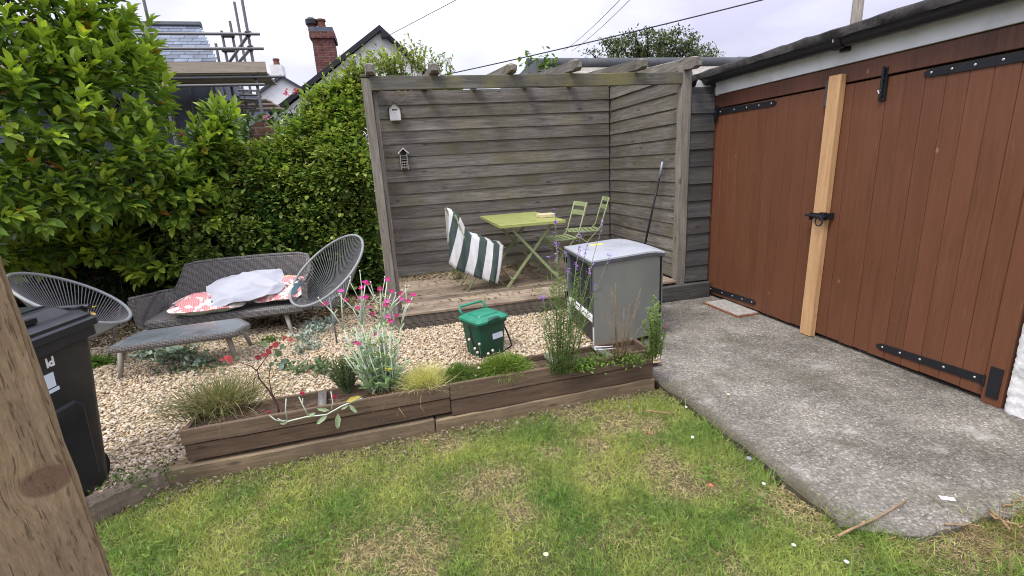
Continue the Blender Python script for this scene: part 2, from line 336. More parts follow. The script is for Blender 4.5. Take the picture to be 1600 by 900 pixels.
def wicker():
    g = G('grey wicker', .65, .3); a = N('ShaderNodeTexWave', g.nt, wave_type='BANDS', bands_direction='Z'); a.inputs['Scale'].default_value = 26; a.inputs['Distortion'].default_value = 1.2; a.inputs['Detail'].default_value = 1
    b = N('ShaderNodeTexWave', g.nt, wave_type='BANDS', bands_direction='X'); b.inputs['Scale'].default_value = 15; b.inputs['Distortion'].default_value = .5
    g.L(g.P, a.inputs[0]); g.L(g.P, b.inputs[0]); h = g.math('MULTIPLY', g.ramp(a.outputs['Fac'], [(0, .2), (.5, 1)]), g.ramp(b.outputs['Fac'], [(0, .45), (.4, 1)]))
    n = g.noise(60); c = g.ramp(h, [(.05, (.025, .024, .022)), (.8, (.20, .19, .175))]); c = g.mix(1., c, g.ramp(n, [(.3, .7), (.7, 1.3)]), 'MULTIPLY'); g.col(c).bump(h, .8, .004); return g.m
M['wicker'] = wicker()
def brickmat(name, c1, c2, mortar, scale, rot=None):
    g = G(name, .9, .15); b = N('ShaderNodeTexBrick', g.nt); b.inputs['Scale'].default_value = scale; b.inputs['Color1'].default_value = (*c1, 1); b.inputs['Color2'].default_value = (*c2, 1); b.inputs['Mortar'].default_value = (*mortar, 1)
    b.inputs['Brick Width'].default_value = .225; b.inputs['Row Height'].default_value = .075; b.inputs['Mortar Size'].default_value = .008; b.inputs['Bias'].default_value = -.1
    cb = N('ShaderNodeCombineXYZ', g.nt); sp = N('ShaderNodeSeparateXYZ', g.nt); g.L(g.P, sp.inputs[0]); g.L(g.math('ADD', sp.outputs[0], sp.outputs[1]), cb.inputs[0]); g.L(sp.outputs[2], cb.inputs[1]); g.L(cb.outputs[0], b.inputs['Vector'])
    n = g.noise(9, None, 5, .65); c = g.mix(1., b.outputs['Color'], g.ramp(n, [(.3, .6), (.7, 1.3)]), 'MULTIPLY'); h = g.math('SUBTRACT', g.math('MULTIPLY', n, .3), b.outputs['Fac']); g.col(c).bump(h, .7, .01); return g.m
M['chimbrick'] = brickmat('red chimney brick', (.12, .042, .035), (.175, .070, .055), (.18, .14, .125), 1)
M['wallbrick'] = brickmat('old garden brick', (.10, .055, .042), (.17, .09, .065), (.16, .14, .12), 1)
M['leaf'] = leafmat('glossy leaf', .34, .24, .45, .18)
M['softleaf'] = leafmat('soft leaf', .7, .35, .2)
M['grass'] = leafmat('grass blade', .6, .3, .25)
M['silver'] = leafmat('silver leaf', .8, .15, .15, .12)
M['petal'] = leafmat('petal', .6, .3, .2, .1)
M['stone'] = (lambda g: g.col(g.mix(1., g.attr(), g.ramp(g.noise(120, None, 3), [(.3, .75), (.7, 1.2)]), 'MULTIPLY')).m)(G('gravel stone', .75, .3))
M['bark'] = plain('brown bark', (.04, .030, .024), .9, .2, var=.4, scale=30, bump=.6)
M['tanstem'] = plain('dry stem', (.22, .15, .085), .85, .2, var=.2)
M['silverstem'] = plain('silvery stem', (.52, .57, .45), .8, .2, var=.1)
M['greenstem'] = plain('green stem', (.11, .17, .06), .7, .25, var=.2)
def soilmat():
    g = G('soil', .95, .15); n = g.noise(14, None, 8, .7); m = g.noise(90, None, 3); c = g.ramp(n, [(.3, (.035, .024, .017)), (.55, (.085, .058, .04)), (.75, (.15, .11, .075))]); g.col(c).bump(g.math('ADD', n, g.math('MULTIPLY', m, .3)), .9, .02); return g.m
M['soil'] = soilmat()
def lawnsoil():
    g = G('thatch and soil', .95, .1); n = g.noise(5, None, 8, .7); f = g.noise(110, None, 5, .7); c = g.ramp(f, [(.3, (.05, .04, .022)), (.5, (.13, .105, .055)), (.7, (.26, .21, .12))]); c = g.mix(g.ramp(n, [(.4, 0.), (.6, .7)]), c, (.055, .075, .02)); g.col(c).bump(f, .8, .015); return g.m
M['thatch'] = lawnsoil()
def concretemat():
    g = G('exposed aggregate concrete', .85, .25)
    col = g.vor(80, None, 'Color'); d = g.vor(80, None, 'Distance'); col2 = g.vor(150, None, 'Color')
    sp = N('ShaderNodeSeparateXYZ', g.nt); g.L(col, sp.inputs[0]); sp2 = N('ShaderNodeSeparateXYZ', g.nt); g.L(col2, sp2.inputs[0])
    st = g.ramp(sp.outputs[0], [(0, (.085, .08, .075)), (.35, (.16, .152, .14)), (.7, (.25, .235, .21)), (.9, (.33, .31, .275)), (1, (.48, .46, .42))])
    st = g.mix(.35, st, g.ramp(sp2.outputs[0], [(0, (.09, .085, .08)), (.6, (.23, .22, .2)), (1, (.48, .46, .42))]))
    edge = g.ramp(d, [(.25, 0.), (.6, 1.)]); c = g.mix(g.math('MULTIPLY', edge, .5), st, (.12, .115, .105))
    big = g.noise(1.6, None, 6, .65); c = g.mix(1., c, g.ramp(big, [(.32, (.56, .53, .48)), (.48, (.92, .89, .82)), (.68, (1.38, 1.34, 1.24))]), 'MULTIPLY')
    wht = g.ramp(g.noise(4, None, 9, .8), [(.55, 0.), (.66, .7)]); c = g.mix(wht, c, (.40, .385, .35))
    gr = g.ramp(g.noise(2.1, g.map((1, 1, 1)), 5, .7), [(.52, 0.), (.68, .65)]); c = g.mix(gr, c, (.085, .082, .05)); sx_ = N('ShaderNodeSeparateXYZ', g.nt); g.L(g.P, sx_.inputs[0]); ed = g.math('ADD', sx_.outputs[0], g.math('MULTIPLY', g.noise(9, None, 6, .7), .16)); c = g.mix(g.ramp(g.math('SUBTRACT', ed, 1.40), [(.36, .85), (.48, 0.)]), c, (.07, .062, .035))
    g.col(c).bump(g.math('SUBTRACT', g.math('MULTIPLY', g.noise(40), .5), g.math('MULTIPLY', d, 1.)), .7, .006); return g.m
M['concrete'] = concretemat()
M['earth'] = plain('bare earth', (.07, .06, .035), .95, .1, var=.4, scale=2)
M['gravelbase'] = plain('gravel bed', (.34, .27, .18), .95, .15, var=.5, scale=90, bump=1.)

# ------------------------------------------------------------------ ground
_vn = {}
def vnoise(x, y, sc, seed=0):
    if seed not in _vn: _vn[seed] = np.random.default_rng(100+seed).random((64, 64))
    g = _vn[seed]; x = np.asarray(x)*sc+31.7; y = np.asarray(y)*sc+17.3; i = np.floor(x).astype(int); j = np.floor(y).astype(int); a = x-i; b = y-j
    a = a*a*(3-2*a); b = b*b*(3-2*b); f = lambda p, q: g[p % 64, q % 64]
    return (f(i, j)*(1-a)+f(i+1, j)*a)*(1-b)+(f(i, j+1)*(1-a)+f(i+1, j+1)*a)*b
def fbm(x, y, sc, seed=0): return (vnoise(x, y, sc, seed)+.5*vnoise(x, y, sc*2.1, seed+1)+.25*vnoise(x, y, sc*4.3, seed+2))/1.75
def sheet(name, poly_fn, x0, x1, y0, y1, step, z_fn, mat):
    xs = np.arange(x0, x1+step/2, step); ys = np.arange(y0, y1+step/2, step); X, Y = np.meshgrid(xs, ys); Z = z_fn(X, Y)
    V = np.stack([X, Y, Z], 2).reshape(-1, 3); nx = len(xs); i, j = np.meshgrid(np.arange(nx-1), np.arange(len(ys)-1)); a = (j*nx+i).ravel()
    F = np.stack([a, a+1, a+nx+1, a+nx], 1)
    if poly_fn is not None:
        cxy = V[F].mean(1); F = F[poly_fn(cxy[:, 0], cxy[:, 1])]
    o = obj(name, npmesh(V, F, None, True), mat); return tag(o, kind='structure')
GRAV, DECK, PY, BY, RX, GX = .05, .22, 4.5, 6.25, 2.98, 3.33
tag(obj('ground', npmesh(np.array([(-90, -60, -.12), (90, -60, -.12), (90, 120, -.12), (-90, 120, -.12)], float), np.array([[0, 1, 2, 3]])), M['earth']), kind='structure')
def slY(x): return np.where(x > -1.39, 2.63+(x+1.39)*.035, 2.63+(x+1.39)*.95)
def conc_edge(x, y): return (x > 1.70+.03*(vnoise(x, y, 9, 3)-.5)+.02*(vnoise(x, y, 30, 4)-.5)) & (y > 1.17+.06*(vnoise(x, y, 7, 5)-.5)+np.maximum(0, 1.93-x)*1.0)
sheet('lawn', lambda x, y: (y < slY(x)+.1) & ~((x > 1.74) & (y > 1.3+np.maximum(0, 1.93-x))), -3.2, 3.4, -2, 2.9, .05, lambda x, y: -.035+.025*(fbm(x, y, 3, 8)-.5)-.045*np.exp(-((x-1.70)/.05)**2)*(y > 1.45), M['thatch'])
# concrete slab with a crumbly free edge
def slab():
    P = []
    ys = np.arange(4.5, 1.3, -.035)
    for y in ys: P.append((1.70+.03*(vnoise(0, y, 9, 3)-.5)+.022*(vnoise(0, y, 31, 4)-.5)-.01, y))
    for x in np.arange(1.71, 3.4, .035): P.append((x, 1.165+max(0, 1.93-x)*.7+.05*(vnoise(x, 0, 8, 5)-.5)+.03*(vnoise(x, 0, 29, 6)-.5)))
    P += [(3.42, 1.16), (3.42, 4.5)]
    bm = bmesh.new(); top = [bm.verts.new((x, y, 0)) for x, y in P]; mid = [bm.verts.new((x, y, -.012)) for x, y in P]; bot = [bm.verts.new((x+.01, y+.01, -.11)) for x, y in P]
    c = np.mean(P, 0)
    for v, (x, y) in zip(top, P): v.co.x += .012 if x < 1.8 else 0; v.co.y += .012 if y < 1.6 else 0
    bm.faces.new(top)
    n = len(P)
    for A, B in ((top, mid), (mid, bot)):
        for i in range(n): bm.faces.new((A[i], B[i], B[(i+1) % n], A[(i+1) % n]))
    bmesh.ops.recalc_face_normals(bm, faces=bm.faces); me = bpy.data.meshes.new('slab'); bm.to_mesh(me); bm.free()
    tag(obj('concrete_path', me, M['concrete']), kind='structure')
slab()
def in_gravel(x, y):
    a = np.where(x < -1.27, y > slY(x)+.1, y > 2.905+.0315*(x+1.39))
    return a & np.where(x > -.16, y < 4.5, y < 6.4) & (x < np.where(y < 3.0, 1.63, 1.86)+.05*(vnoise(x, y, 8, 9)-.5)) & (x > -6)
sheet('gravel_bed', in_gravel, -5, 1.9, 1.6, 6.4, .06, lambda x, y: GRAV-.012+.02*(fbm(x, y, 2, 20)-.5), M['gravelbase'])
def ico():
    p = (1+5**.5)/2; v = np.array([(-1, p, 0), (1, p, 0), (-1, -p, 0), (1, -p, 0), (0, -1, p), (0, 1, p), (0, -1, -p), (0, 1, -p), (p, 0, -1), (p, 0, 1), (-p, 0, -1), (-p, 0, 1)], float)/1.9
    f = np.array([(0, 11, 5), (0, 5, 1), (0, 1, 7), (0, 7, 10), (0, 10, 11), (1, 5, 9), (5, 11, 4), (11, 10, 2), (10, 7, 6), (7, 1, 8), (3, 9, 4), (3, 4, 2), (3, 2, 6), (3, 6, 8), (3, 8, 9), (4, 9, 5), (2, 4, 11), (6, 2, 10), (8, 6, 7), (9, 8, 1)])
    return v, f
def rotz(n, tilt=.5):
    a = rng.uniform(0, 2*np.pi, n); z = np.stack([rng.normal(0, tilt, n), rng.normal(0, tilt, n), np.ones(n)], 1); z /= np.linalg.norm(z, axis=1, keepdims=True)
    x = np.stack([np.cos(a), np.sin(a), np.zeros(n)], 1); x -= z*(x*z).sum(1, keepdims=True); x /= np.linalg.norm(x, axis=1, keepdims=True); return np.stack([x, np.cross(z, x), z], 2)
stone_pal = np.array([(.58, .46, .29), (.64, .54, .38), (.52, .40, .25), (.66, .58, .45), (.42, .31, .20), (.58, .42, .22), (.50, .42, .32), (.68, .62, .52), (.60, .49, .33), (.52, .41, .27)])
def stones(name, X, Y, Z, size, pal=stone_pal, tilt=.45):
    n = len(X); tv, tf = ico(); tv = tv*(1+rng.normal(0, .12, tv.shape)); s = size*rng.lognormal(0, .28, n)
    R = rotz(n, tilt)*np.stack([s*rng.uniform(1., 1.75, n), s*rng.uniform(.65, 1., n), s*rng.uniform(.35, .65, n)], 1)[:, None, :]
    c = (pal[rng.integers(0, len(pal), n)]*.75+pal.mean(0)*.25)*rng.uniform(.75, 1.15, (n, 1)); return inst(tv, tf, R, np.stack([X, Y, Z], 1), c, True)
n = 110000; X = rng.uniform(-4.2, 1.9, n); Y = rng.uniform(1.9, 6.1, n); k = in_gravel(X, Y) & (rng.random(n) < np.where(Y > 5.2, .3, 1)) & ~((X > 1.4) & (Y > 3.5) & (Y < 3.9) & (X > 2)); X, Y = X[k], Y[k]
tag(obj('gravel', stones('gravel', X, Y, GRAV-.002+.014*rng.random(len(X))+.02*(fbm(X, Y, 2, 20)-.5), .0088), M['stone']), kind='stuff')
# loose stones in the soil strip between sleepers and lawn, grit on the slab
n = 260; X = rng.uniform(-1.5, 1.6, n); Y = slY(X)-np.abs(rng.normal(0, .09, n))-.02
tag(obj('loose_stones', stones('s', X, Y, -.018+.012*rng.random(n), .0075, stone_pal*.40), M['stone']), kind='stuff')
n = 1500; X = rng.uniform(1.75, 3.25, n); Y = rng.uniform(1.25, 4.3, n)
tag(obj('grit', stones('s', X, Y, np.full(n, .001), .0032, np.array([(.3, .28, .25), (.45, .43, .4), (.16, .15, .13)])), M['stone']), kind='stuff')
# ------------------------------------------------------------------ lawn grass
dry_spots = [(770, 745, .20), (800, 790, .12), (965, 655, .22), (900, 640, .15), (1045, 730, .17), (1080, 755, .12), (660, 840, .16), (640, 880, .13), (930, 690, .10), (1010, 660, .14), (1250, 780, .14), (1490, 850, .2), (1560, 830, .25), (860, 700, .1), (700, 690, .1), (560, 860, .1), (1150, 880, .08)]
dry_spots = [(*gz(x, y)[:2], r) for x, y, r in dry_spots]
def dryness(X, Y):
    d = np.zeros_like(X)
    for a, b, r in dry_spots: d = np.maximum(d, np.exp(-(((X-a)**2+(Y-b)**2)/(r*r))**1.3))
    e = np.exp(-np.maximum(slY(X)-Y, 0)/.15)                                  # thin along the sleepers
    d = np.maximum(d, .95*e); d = d*(.5+1.0*fbm(X, Y, 9, 40)); d = d+1.3*np.clip(fbm(X, Y, 2.8, 30)-.50, 0, 1)
    return np.clip(d, 0, 1)
def on_lawn(X, Y): return (Y < slY(X)-.015) & ~conc_edge(X+np.where(Y > 1.5, .045, -.03)*rng.random(X.shape)**.5, Y-.05*rng.random(Y.shape)) & (X < 3.25)
n = 360000; X = rng.uniform(-2.0, 3.2, n); Y = rng.uniform(.75, 2.75, n); k = on_lawn(X, Y); X, Y = X[k], Y[k]
d = dryness(X, Y); gl = fbm(X, Y, 5, 50)
k = rng.random(len(X)) < (1-.80*np.exp(-np.maximum(slY(X)-Y-.02, 0)/.055))*np.clip(1.08-.45*d, .35, 1)*np.clip(.55+.9*gl, .4, 1); X, Y, d, gl = X[k], Y[k], d[k], gl[k]; n = len(X)
isdry = rng.random(n) < np.clip(.10+.85*d, 0, .93)
dirv = np.stack([rng.normal(0, .45, n)+.25*(gl-.5), rng.normal(0, .45, n), np.ones(n)], 1); dirv[isdry, 2] = rng.uniform(.05, .6, isdry.sum())
Ln = np.where(isdry, rng.uniform(.014, .048, n), rng.uniform(.022, .07, n)*(.45+1.1*gl)*(1+.7*np.exp(-np.maximum(1.70-X, 0)/.05))); wd = np.where(isdry, .0026, rng.uniform(.0022, .004, n))
hue = np.clip(1.5*(fbm(X, Y, 4, 60)-.5)+.5+rng.normal(0, .16, n), 0, 1)[:, None]
gcol = np.array([.115, .225, .042])*(1-hue)+np.array([.40, .44, .115])*hue; scol = np.array([.60, .49, .27])*rng.uniform(.55, 1.15, (n, 1))
col = np.where(isdry[:, None], scol, gcol*rng.uniform(.75, 1.25, (n, 1)))
tag(obj('grass', blades(np.stack([X, Y, -.036+.025*(fbm(X, Y, 3, 8)-.5)], 1), dirv, Ln, wd, rng.uniform(.1, .75, n), col, 2), M['grass']), kind='stuff')
# coarse bits: clover and plantain patches in the lawn
lt = np.array([(0, 0, 0), (.45, .35, .06), (0, .5, -.03), (-.45, .35, .06), (.32, .8, .03), (-.32, .8, .03), (0, 1, -.06)], float); lf = np.array([(0, 1, 2), (0, 2, 3), (1, 4, 2), (2, 5, 3), (4, 6, 2), (2, 6, 5)])
def leaves(P, D, Ln, Wd, col, up=None, name='x'):
    up = np.tile([0, 0, 1.], (len(P), 1)) if up is None else up
    R = frames(np.asarray(D, float), up+rv(len(P), .25)); R = R*np.stack([Wd*np.ones(len(P)), Ln*np.ones(len(P)), Ln*np.ones(len(P))], 1)[:, None, :]
    return inst(lt, lf, R, P, col, True)
P = []; 
for (px, py, r, q) in ((990, 690, .09, 60), (975, 795, .12, 80), (1100, 740, .08, 60), (440, 790, .1, 50), (500, 850, .12, 60), (1190, 790, .1, 60), (250, 850, .1, 50)):
    c = gz(px, py); P.append(np.stack([rng.normal(c.x, r*.6, q), rng.normal(c.y, r*.6, q), rng.uniform(-.015, .02, q)], 1))
P = np.concatenate(P); P = P[on_lawn(P[:, 0], P[:, 1])]; n = len(P); D = np.stack([rng.normal(size=n), rng.normal(size=n), rng.uniform(-.1, .5, n)], 1)
tag(obj('lawn_weeds', leaves(P, D, rng.uniform(.012, .026, n), rng.uniform(.008, .014, n), np.array([.12, .20, .04])*rng.uniform(.6, 1.5, (n, 1))), M['softleaf']), kind='stuff')

# ------------------------------------------------------------------ garage with its pair of plank doors
gar = thing('garage', 'low garage with brown plank double doors, white fascia and black gutter', 'garage', (GX, 3.1, 0))
XG = Vector((0, 0, 0))
def gbox(name, x0, x1, y0, y1, z0, z1, mat, parent=gar, bev=.003, **k): return bx(name, ((x0+x1)/2, (y0+y1)/2, (z0+z1)/2), (x1-x0, y1-y0, z1-z0), M[mat], parent, bev=bev, **k)
gbox('wall', GX+.12, 6.6, .5, 4.62, -.1, 2.26, 'whitewash', bev=0)
gbox('header', GX, GX+.09, -.2, 4.56, 2.005, 2.128, 'header')
gbox('fascia', GX-.018, GX+.03, -.2, 4.50, 2.133, 2.31, 'fascia', bev=.002)
gbox('soffit', GX-.14, GX+.12, -.2, 4.62, 2.312, 2.33, 'gutter', bev=0)
bx('soffit', (GX-.08, 4.56, 2.195), (.26, .012, .10), M['fascia'], gar, rot=Euler((0, .42, 0)), bev=0)
gbox('door_post', GX-.006, GX+.09, 1.757, 1.858, .0, 2.0, 'door'); gbox('door_post', GX, GX+.09, 4.512, 4.56, .0, 2.0, 'header')
def pier():                                                               # rough white wall to the right of the doors
    ys = np.arange(.4, 1.752, .018); zs = np.arange(-.05, 2.14, .018); Yg, Zg = np.meshgrid(ys, zs); Xg = GX-.012+.012*rng.random(Yg.shape)-.02*fbm(Yg, Zg, 8, 70); Xg[:, -1] = GX+.03
    m = MB(); m.grid([[(Xg[i, j], Yg[i, j], Zg[i, j]) for j in range(len(ys))] for i in range(len(zs))]); m.build('pier', M['whitewash'], gar, smooth=True, fix=False)
pier()
def door(name, y0, y1, nb):
    d = gbox('door', GX+.045, GX+.07, y0, y1, .035, 1.99, 'header', bev=0)
    w = (y1-y0)/nb
    for i in range(nb):
        a = y0+w*i; jz = random.uniform(-.004, .004)
        gbox('plank', GX+.012+random.uniform(-.0015, .0015), GX+.044, a+.0011, a+w-.0011, .033+jz, 1.992, 'door', d, bev=.003)
    return d
dR = door('door', 1.866, 3.088, 10); dL = door('door', 3.094, 4.508, 12)
dR['label'] = 'right hand garage door leaf with long hinges and bolt'; dL['label'] = 'left hand garage door leaf with short hinges'
def hinge(d, ya, yb, z, za=None, cross=None):                              # strap from hinge pin ya to tip yb
    za = z if za is None else za; m = MB(); s = 1 if yb > ya else -1; h = .027; x0, x1 = GX+.003, GX+.010
    tip = yb+s*.012; poly = [(ya, za-h), (ya, za+h), (yb-s*.02, z+h*.9), (tip, z+h*.4), (tip, z-h*.4), (yb-s*.02, z-h*.9)]
    m.add([(x0, y, q) for y, q in poly]+[(x1, y, q) for y, q in poly], [tuple(range(6)), tuple(range(11, 5, -1))]+[(i, 6+i, 6+(i+1) % 6, (i+1) % 6) for i in range(6)])
    if cross: m.box(GX-.014, GX-.006, cross[0], cross[1], cross[2], cross[3])
    m.tube([(GX-.004, ya, za-h-.008), (GX-.004, ya, za+h+.008)], .010, 8)
    m.build('hinge', M['iron'], d, fix=True)
    for i in range(5):
        t = (.08, .34, .56, .76, .95)[i]; m = MB(); m.lathe([(.009, 0), (.007, .003), (.002, .005)], n=8)
        obj('screw', m.mesh(smooth=True), M['zinc'], d, (x0, ya+(yb-ya)*t, za+(z-za)*t), Euler((0, -math.pi/2, 0)))
hinge(dL, 4.50, 3.71, 1.955, 1.965, (4.46, 4.52, 1.88, 2.03)); hinge(dL, 4.50, 3.77, .105, .085, (4.46, 4.525, .03, .16))
hinge(dR, 1.87, 2.47, 1.965, 1.962); hinge(dR, 1.86, 2.52, .115, .135, (1.775, 1.835, .05, .24))
m = MB(); m.box(GX-.004, GX+.011, 2.715, 2.76, 1.84, 2.05); m.box(GX-.012, GX-.004, 2.722, 2.753, 1.97, 1.99); m.box(GX-.012, GX-.004, 2.722, 2.753, 1.87, 1.89); m.tube([(GX-.014, 2.738, 1.86), (GX-.014, 2.738, 2.06)], .008, 8)
m.build('bolt', M['iron'], dR, bevel=.001); m = MB(); m.tube([(GX-.014, 2.738, 1.905), (GX-.04, 2.738, 1.905), (GX-.042, 2.725, 1.885)], .005, 6); m.build('bolt_pin', M['zinc'], dR)
# roof, gutter
def roof():
    ys = np.linspace(-.4, 4.72, 90); P = []
    for i, (x, z) in enumerate(((3.185, 2.295), (3.17, 2.30), (3.165, 2.352), (3.18, 2.366), (3.26, 2.375), (6.8, 2.60), (6.8, 2.5), (3.3, 2.29))):
        P.append([(x+.014*(fbm(y, i, 4, 80)-.5), y, z+.018*(fbm(y, i*.2, 2.2, 84)-.5)+.012*(vnoise(y, i, 12, 85)-.5)) for y in ys])
    m = MB(); m.grid(P); n = len(ys); e0 = [i*n for i in range(8)]; m.f += [tuple(e0), tuple(i*n+n-1 for i in range(8))[::-1]]; m.build('roof', M['felt'], gar, angle=60)
roof()
def gutter():
    m = MB(); ys = np.linspace(-.3, 4.70, 12); c = GX-.085; prof = [(c+.062*math.cos(a), 2.298+.062*math.sin(a)) for a in np.linspace(math.pi*.98, math.pi*2.02, 10)]
    prof = prof+[(x+(c-x)*.12, z+.004) for x, z in prof[::-1]]; m.loft([[(x, y, z) for x, z in prof] for y in ys]); m.build('gutter', M['gutter'], gar, angle=40)
    for y in (4.62, 3.03, 1.5):
        m = MB(); pr = [(c+.068*math.cos(a), 2.298+.068*math.sin(a)) for a in np.linspace(math.pi, math.pi*2, 10)]; pr = pr+[(x+(c-x)*.07, z) for x, z in pr[::-1]]
        m.loft([[(x, yy, z) for x, z in pr] for yy in (y-.05, y+.05)]); m.box(c+.03, GX-.019, y-.03, y+.03, 2.215, 2.26); m.build('gutter_bracket', M['gutter'], gar, angle=40)
        m = MB(); m.box(c-.07, c-.062, y-.004, y+.004, 2.275, 2.31); m.build('clip', M['zinc'], gar)
gutter()
# weathered side boards between the garage and the pergola post, with the base beam
sw = thing('side_panel', 'dark weathered board panel between pergola post and garage doors', 'panel', (3.18, PY, 0))
for i in range(11):
    z = .19+.178*i
    bx('board', (3.185, PY+.02+random.uniform(-.004, .004), z+.085), (.285, .022, .186), M['greydark_x'], sw, rot=Euler((math.radians(-5), random.uniform(-.012, .012), 0)), bev=.003)
bx('backing', (3.185, PY+.05, 1.17), (.285, .02, 2.1), M['greydark_x'], sw, bev=0)
tag(bx('base_beam', (2.86, PY-.035, .085), (.92, .06, .175), M['greydark_x'], None, bev=.006, jit=.004, cuts=4), 'dark timber beam lying along the foot of the side panel', 'beam')
# ------------------------------------------------------------------ timber prop nailed across the door joint, and its latch
def batten():
    m = MB(); w0, w1 = .056, .054; yb, yt = 3.114, 3.085
    m.loft([[(x, y+s, z) for x, s in ((GX-.042, -w), (GX-.042, w), (GX+.008, w), (GX+.008, -w))] for y, z, w in ((yb, .004, w0), (yb*.5+yt*.5, 1.03, w0), (yt, 2.068, w1))])
    o = m.build('timber_batten', M['batten'], None, 'c', bevel=.003); tag(o, 'fresh pale pine batten fixed upright over the joint of the brown doors', 'batten')
batten()
gbox('packing_block', GX-.016, GX+.008, 3.142, 3.19, 1.86, 2.05, 'greydark_z')
m = MB(); m.box(GX-.058, GX-.043, 3.02, 3.16, 1.005, 1.045); m.box(GX-.058, GX+.008, 3.155, 3.178, .985, 1.045); m.box(GX-.075, GX-.042, 3.02, 3.07, .995, 1.055); m.box(GX-.058, GX+.008, 3.005, 3.022, 1.0, 1.05); m.tube([(GX-.07, 3.2, 1.025), (GX-.07, 3.01, 1.025)], .011, 8)
ltch = m.build('door_latch', M['iron'], None, 'c', bevel=.003); tag(ltch, 'black iron latch with hanging ring across the pine batten', 'latch')
m = MB(); m.tube([(GX-.078, 3.06+.032*math.sin(a), .985+.036*math.cos(a)) for a in np.linspace(0, 2*math.pi, 18, endpoint=False)], .0055, 6, closed=True); m.build('ring', M['iron'], ltch, smooth=True)
# manhole cover
mh = thing('manhole_cover', 'rusty edged concrete manhole cover set at the foot of the left door', 'manhole', (3.235, 3.98, 0))
mq = (3.235, 3.98)
bx('cover_slab', (*mq, .006), (.24, .50, .03), plain('worn pale concrete', (.34, .325, .29), .9, .2, var=.25, scale=30, bump=.5, dirt=(.16, .14, .11)), mh, bev=.004, jit=.002)
for dx, dy, sx, sy in ((-.13, 0, .018, .54), (0, -.26, .24, .018), (0, .26, .24, .018)):
    bx('frame', (mq[0]+dx, mq[1]+dy, .004), (sx, sy, .022), plain('rust', (.20, .085, .045), .9, .2, var=.4, scale=50), mh, bev=.002)
# ------------------------------------------------------------------ pergola
pg = thing('pergola', 'grey weathered timber pergola with boarded back and right side', 'pergola', (1.4, PY, 0))
def lay(name, x0, x1, y0, y1, z0, z1, mat, parent, bev=.004, rot=None, **k): return bx(name, ((x0+x1)/2, (y0+y1)/2, (z0+z1)/2), (x1-x0, y1-y0, z1-z0), M[mat], parent, rot, bev, **k)
lay('post', -.162, -.082, PY, PY+.09, .02, 2.345, 'post', pg, jit=.004, cuts=9, ax=2)
lay('post', 2.925, 3.035, PY-.005, PY+.08, .15, 2.42, 'post', pg, jit=.004, cuts=9, ax=2); lay('post', 3.0, 3.045, PY+.005, PY+.10, .15, 2.36, 'greydark_z', pg)
lay('post', -.16, -.09, BY+.03, BY+.1, .0, 2.5, 'greydark_z', pg); lay('trim', -.08, -.045, PY+.06, PY+.10, .2, 2.24, 'post', pg)
lay('beam', -.165, -.083, PY-.004, PY+.04, 2.352, 2.374, 'beam', pg); lay('beam', -.083, 2.924, PY-.008, PY+.042, 2.247, 2.358, 'beam', pg, jit=.003, cuts=14)
for px, hy, dz, tw in ((577, 4.42, .012, 0), (679, 4.40, .0, .05), (803, 4.42, -.005, -.04), (905, 4.33, .01, .03), (1008, 4.33, .012, -.03), (1092, 4.30, .03, .04)):   # rafters with rotten ends
    p = gy(px, 108, hy); x = p.x; Lr = BY+.1-hy; m = MB(); rings = []
    for i, t in enumerate((0, .035, .07, .2, .5, 1)):
        y = hy+Lr*t; w = .040*(1 if i else .75); h0, h1 = 2.359, 2.442+dz*.7
        if i == 0: h0 += .02; h1 -= .016
        j = (lambda: random.uniform(-.006, .006)); rings.append([(x-w+j()+tw*t, y+j(), h0+.16*t), (x+w+j()+tw*t, y+j(), h0+.16*t), (x+w+j()+tw*t, y+j(), h1+.16*t+j()), (x+j()+tw*t, y, h1+.008+.16*t), (x-w+j()+tw*t, y+j(), h1+.16*t+j())])
    m.loft(rings); m.build('rafter', M['grey_y'], pg, 'c', bevel=.003)
nb = 15; hb = (2.50-DECK)/nb
for i in range(nb):
    z = DECK+hb*(i+.5); bx('back_board', (1.43, BY+.012+random.uniform(-.003, .003), z), (3.06, .016, hb+.010), M['grey_x'], pg, rot=Euler((math.radians(-5), random.uniform(-.0015, .0015), 0)), bev=.002, jit=.0015, cuts=8)
    bx('side_board', (RX+.012+random.uniform(-.003, .003), (PY+BY)/2+.048, z), (.016, BY-PY-.075, hb+.010), M['grey_y'], pg, rot=Euler((random.uniform(-.002, .002), math.radians(5), 0)), bev=.002, jit=.0015, cuts=5, ax=1)
for i in range(nb):
    for x in (.04, .98, 1.95, 2.88):
        m = MB(); m.lathe([(.0048, 0), (.004, .0015), (.001, .002)], n=7); obj('nail', m.mesh(smooth=True), M['iron'], pg, (x+random.uniform(-.01, .01), BY-.0005, DECK+hb*(i+.28)), Euler((math.pi/2, 0, 0)))
lay('backing', -.10, 2.99, BY+.032, BY+.05, .1, 2.49, 'greydark_x', pg, bev=0); lay('backing', RX+.020, RX+.05, BY-.2, BY+.05, .1, 2.47, 'greydark_y', pg, bev=0); lay('backing', RX+.034, RX+.05, PY+.1, BY-.2, .1, 2.3, 'greydark_y', pg, bev=0)
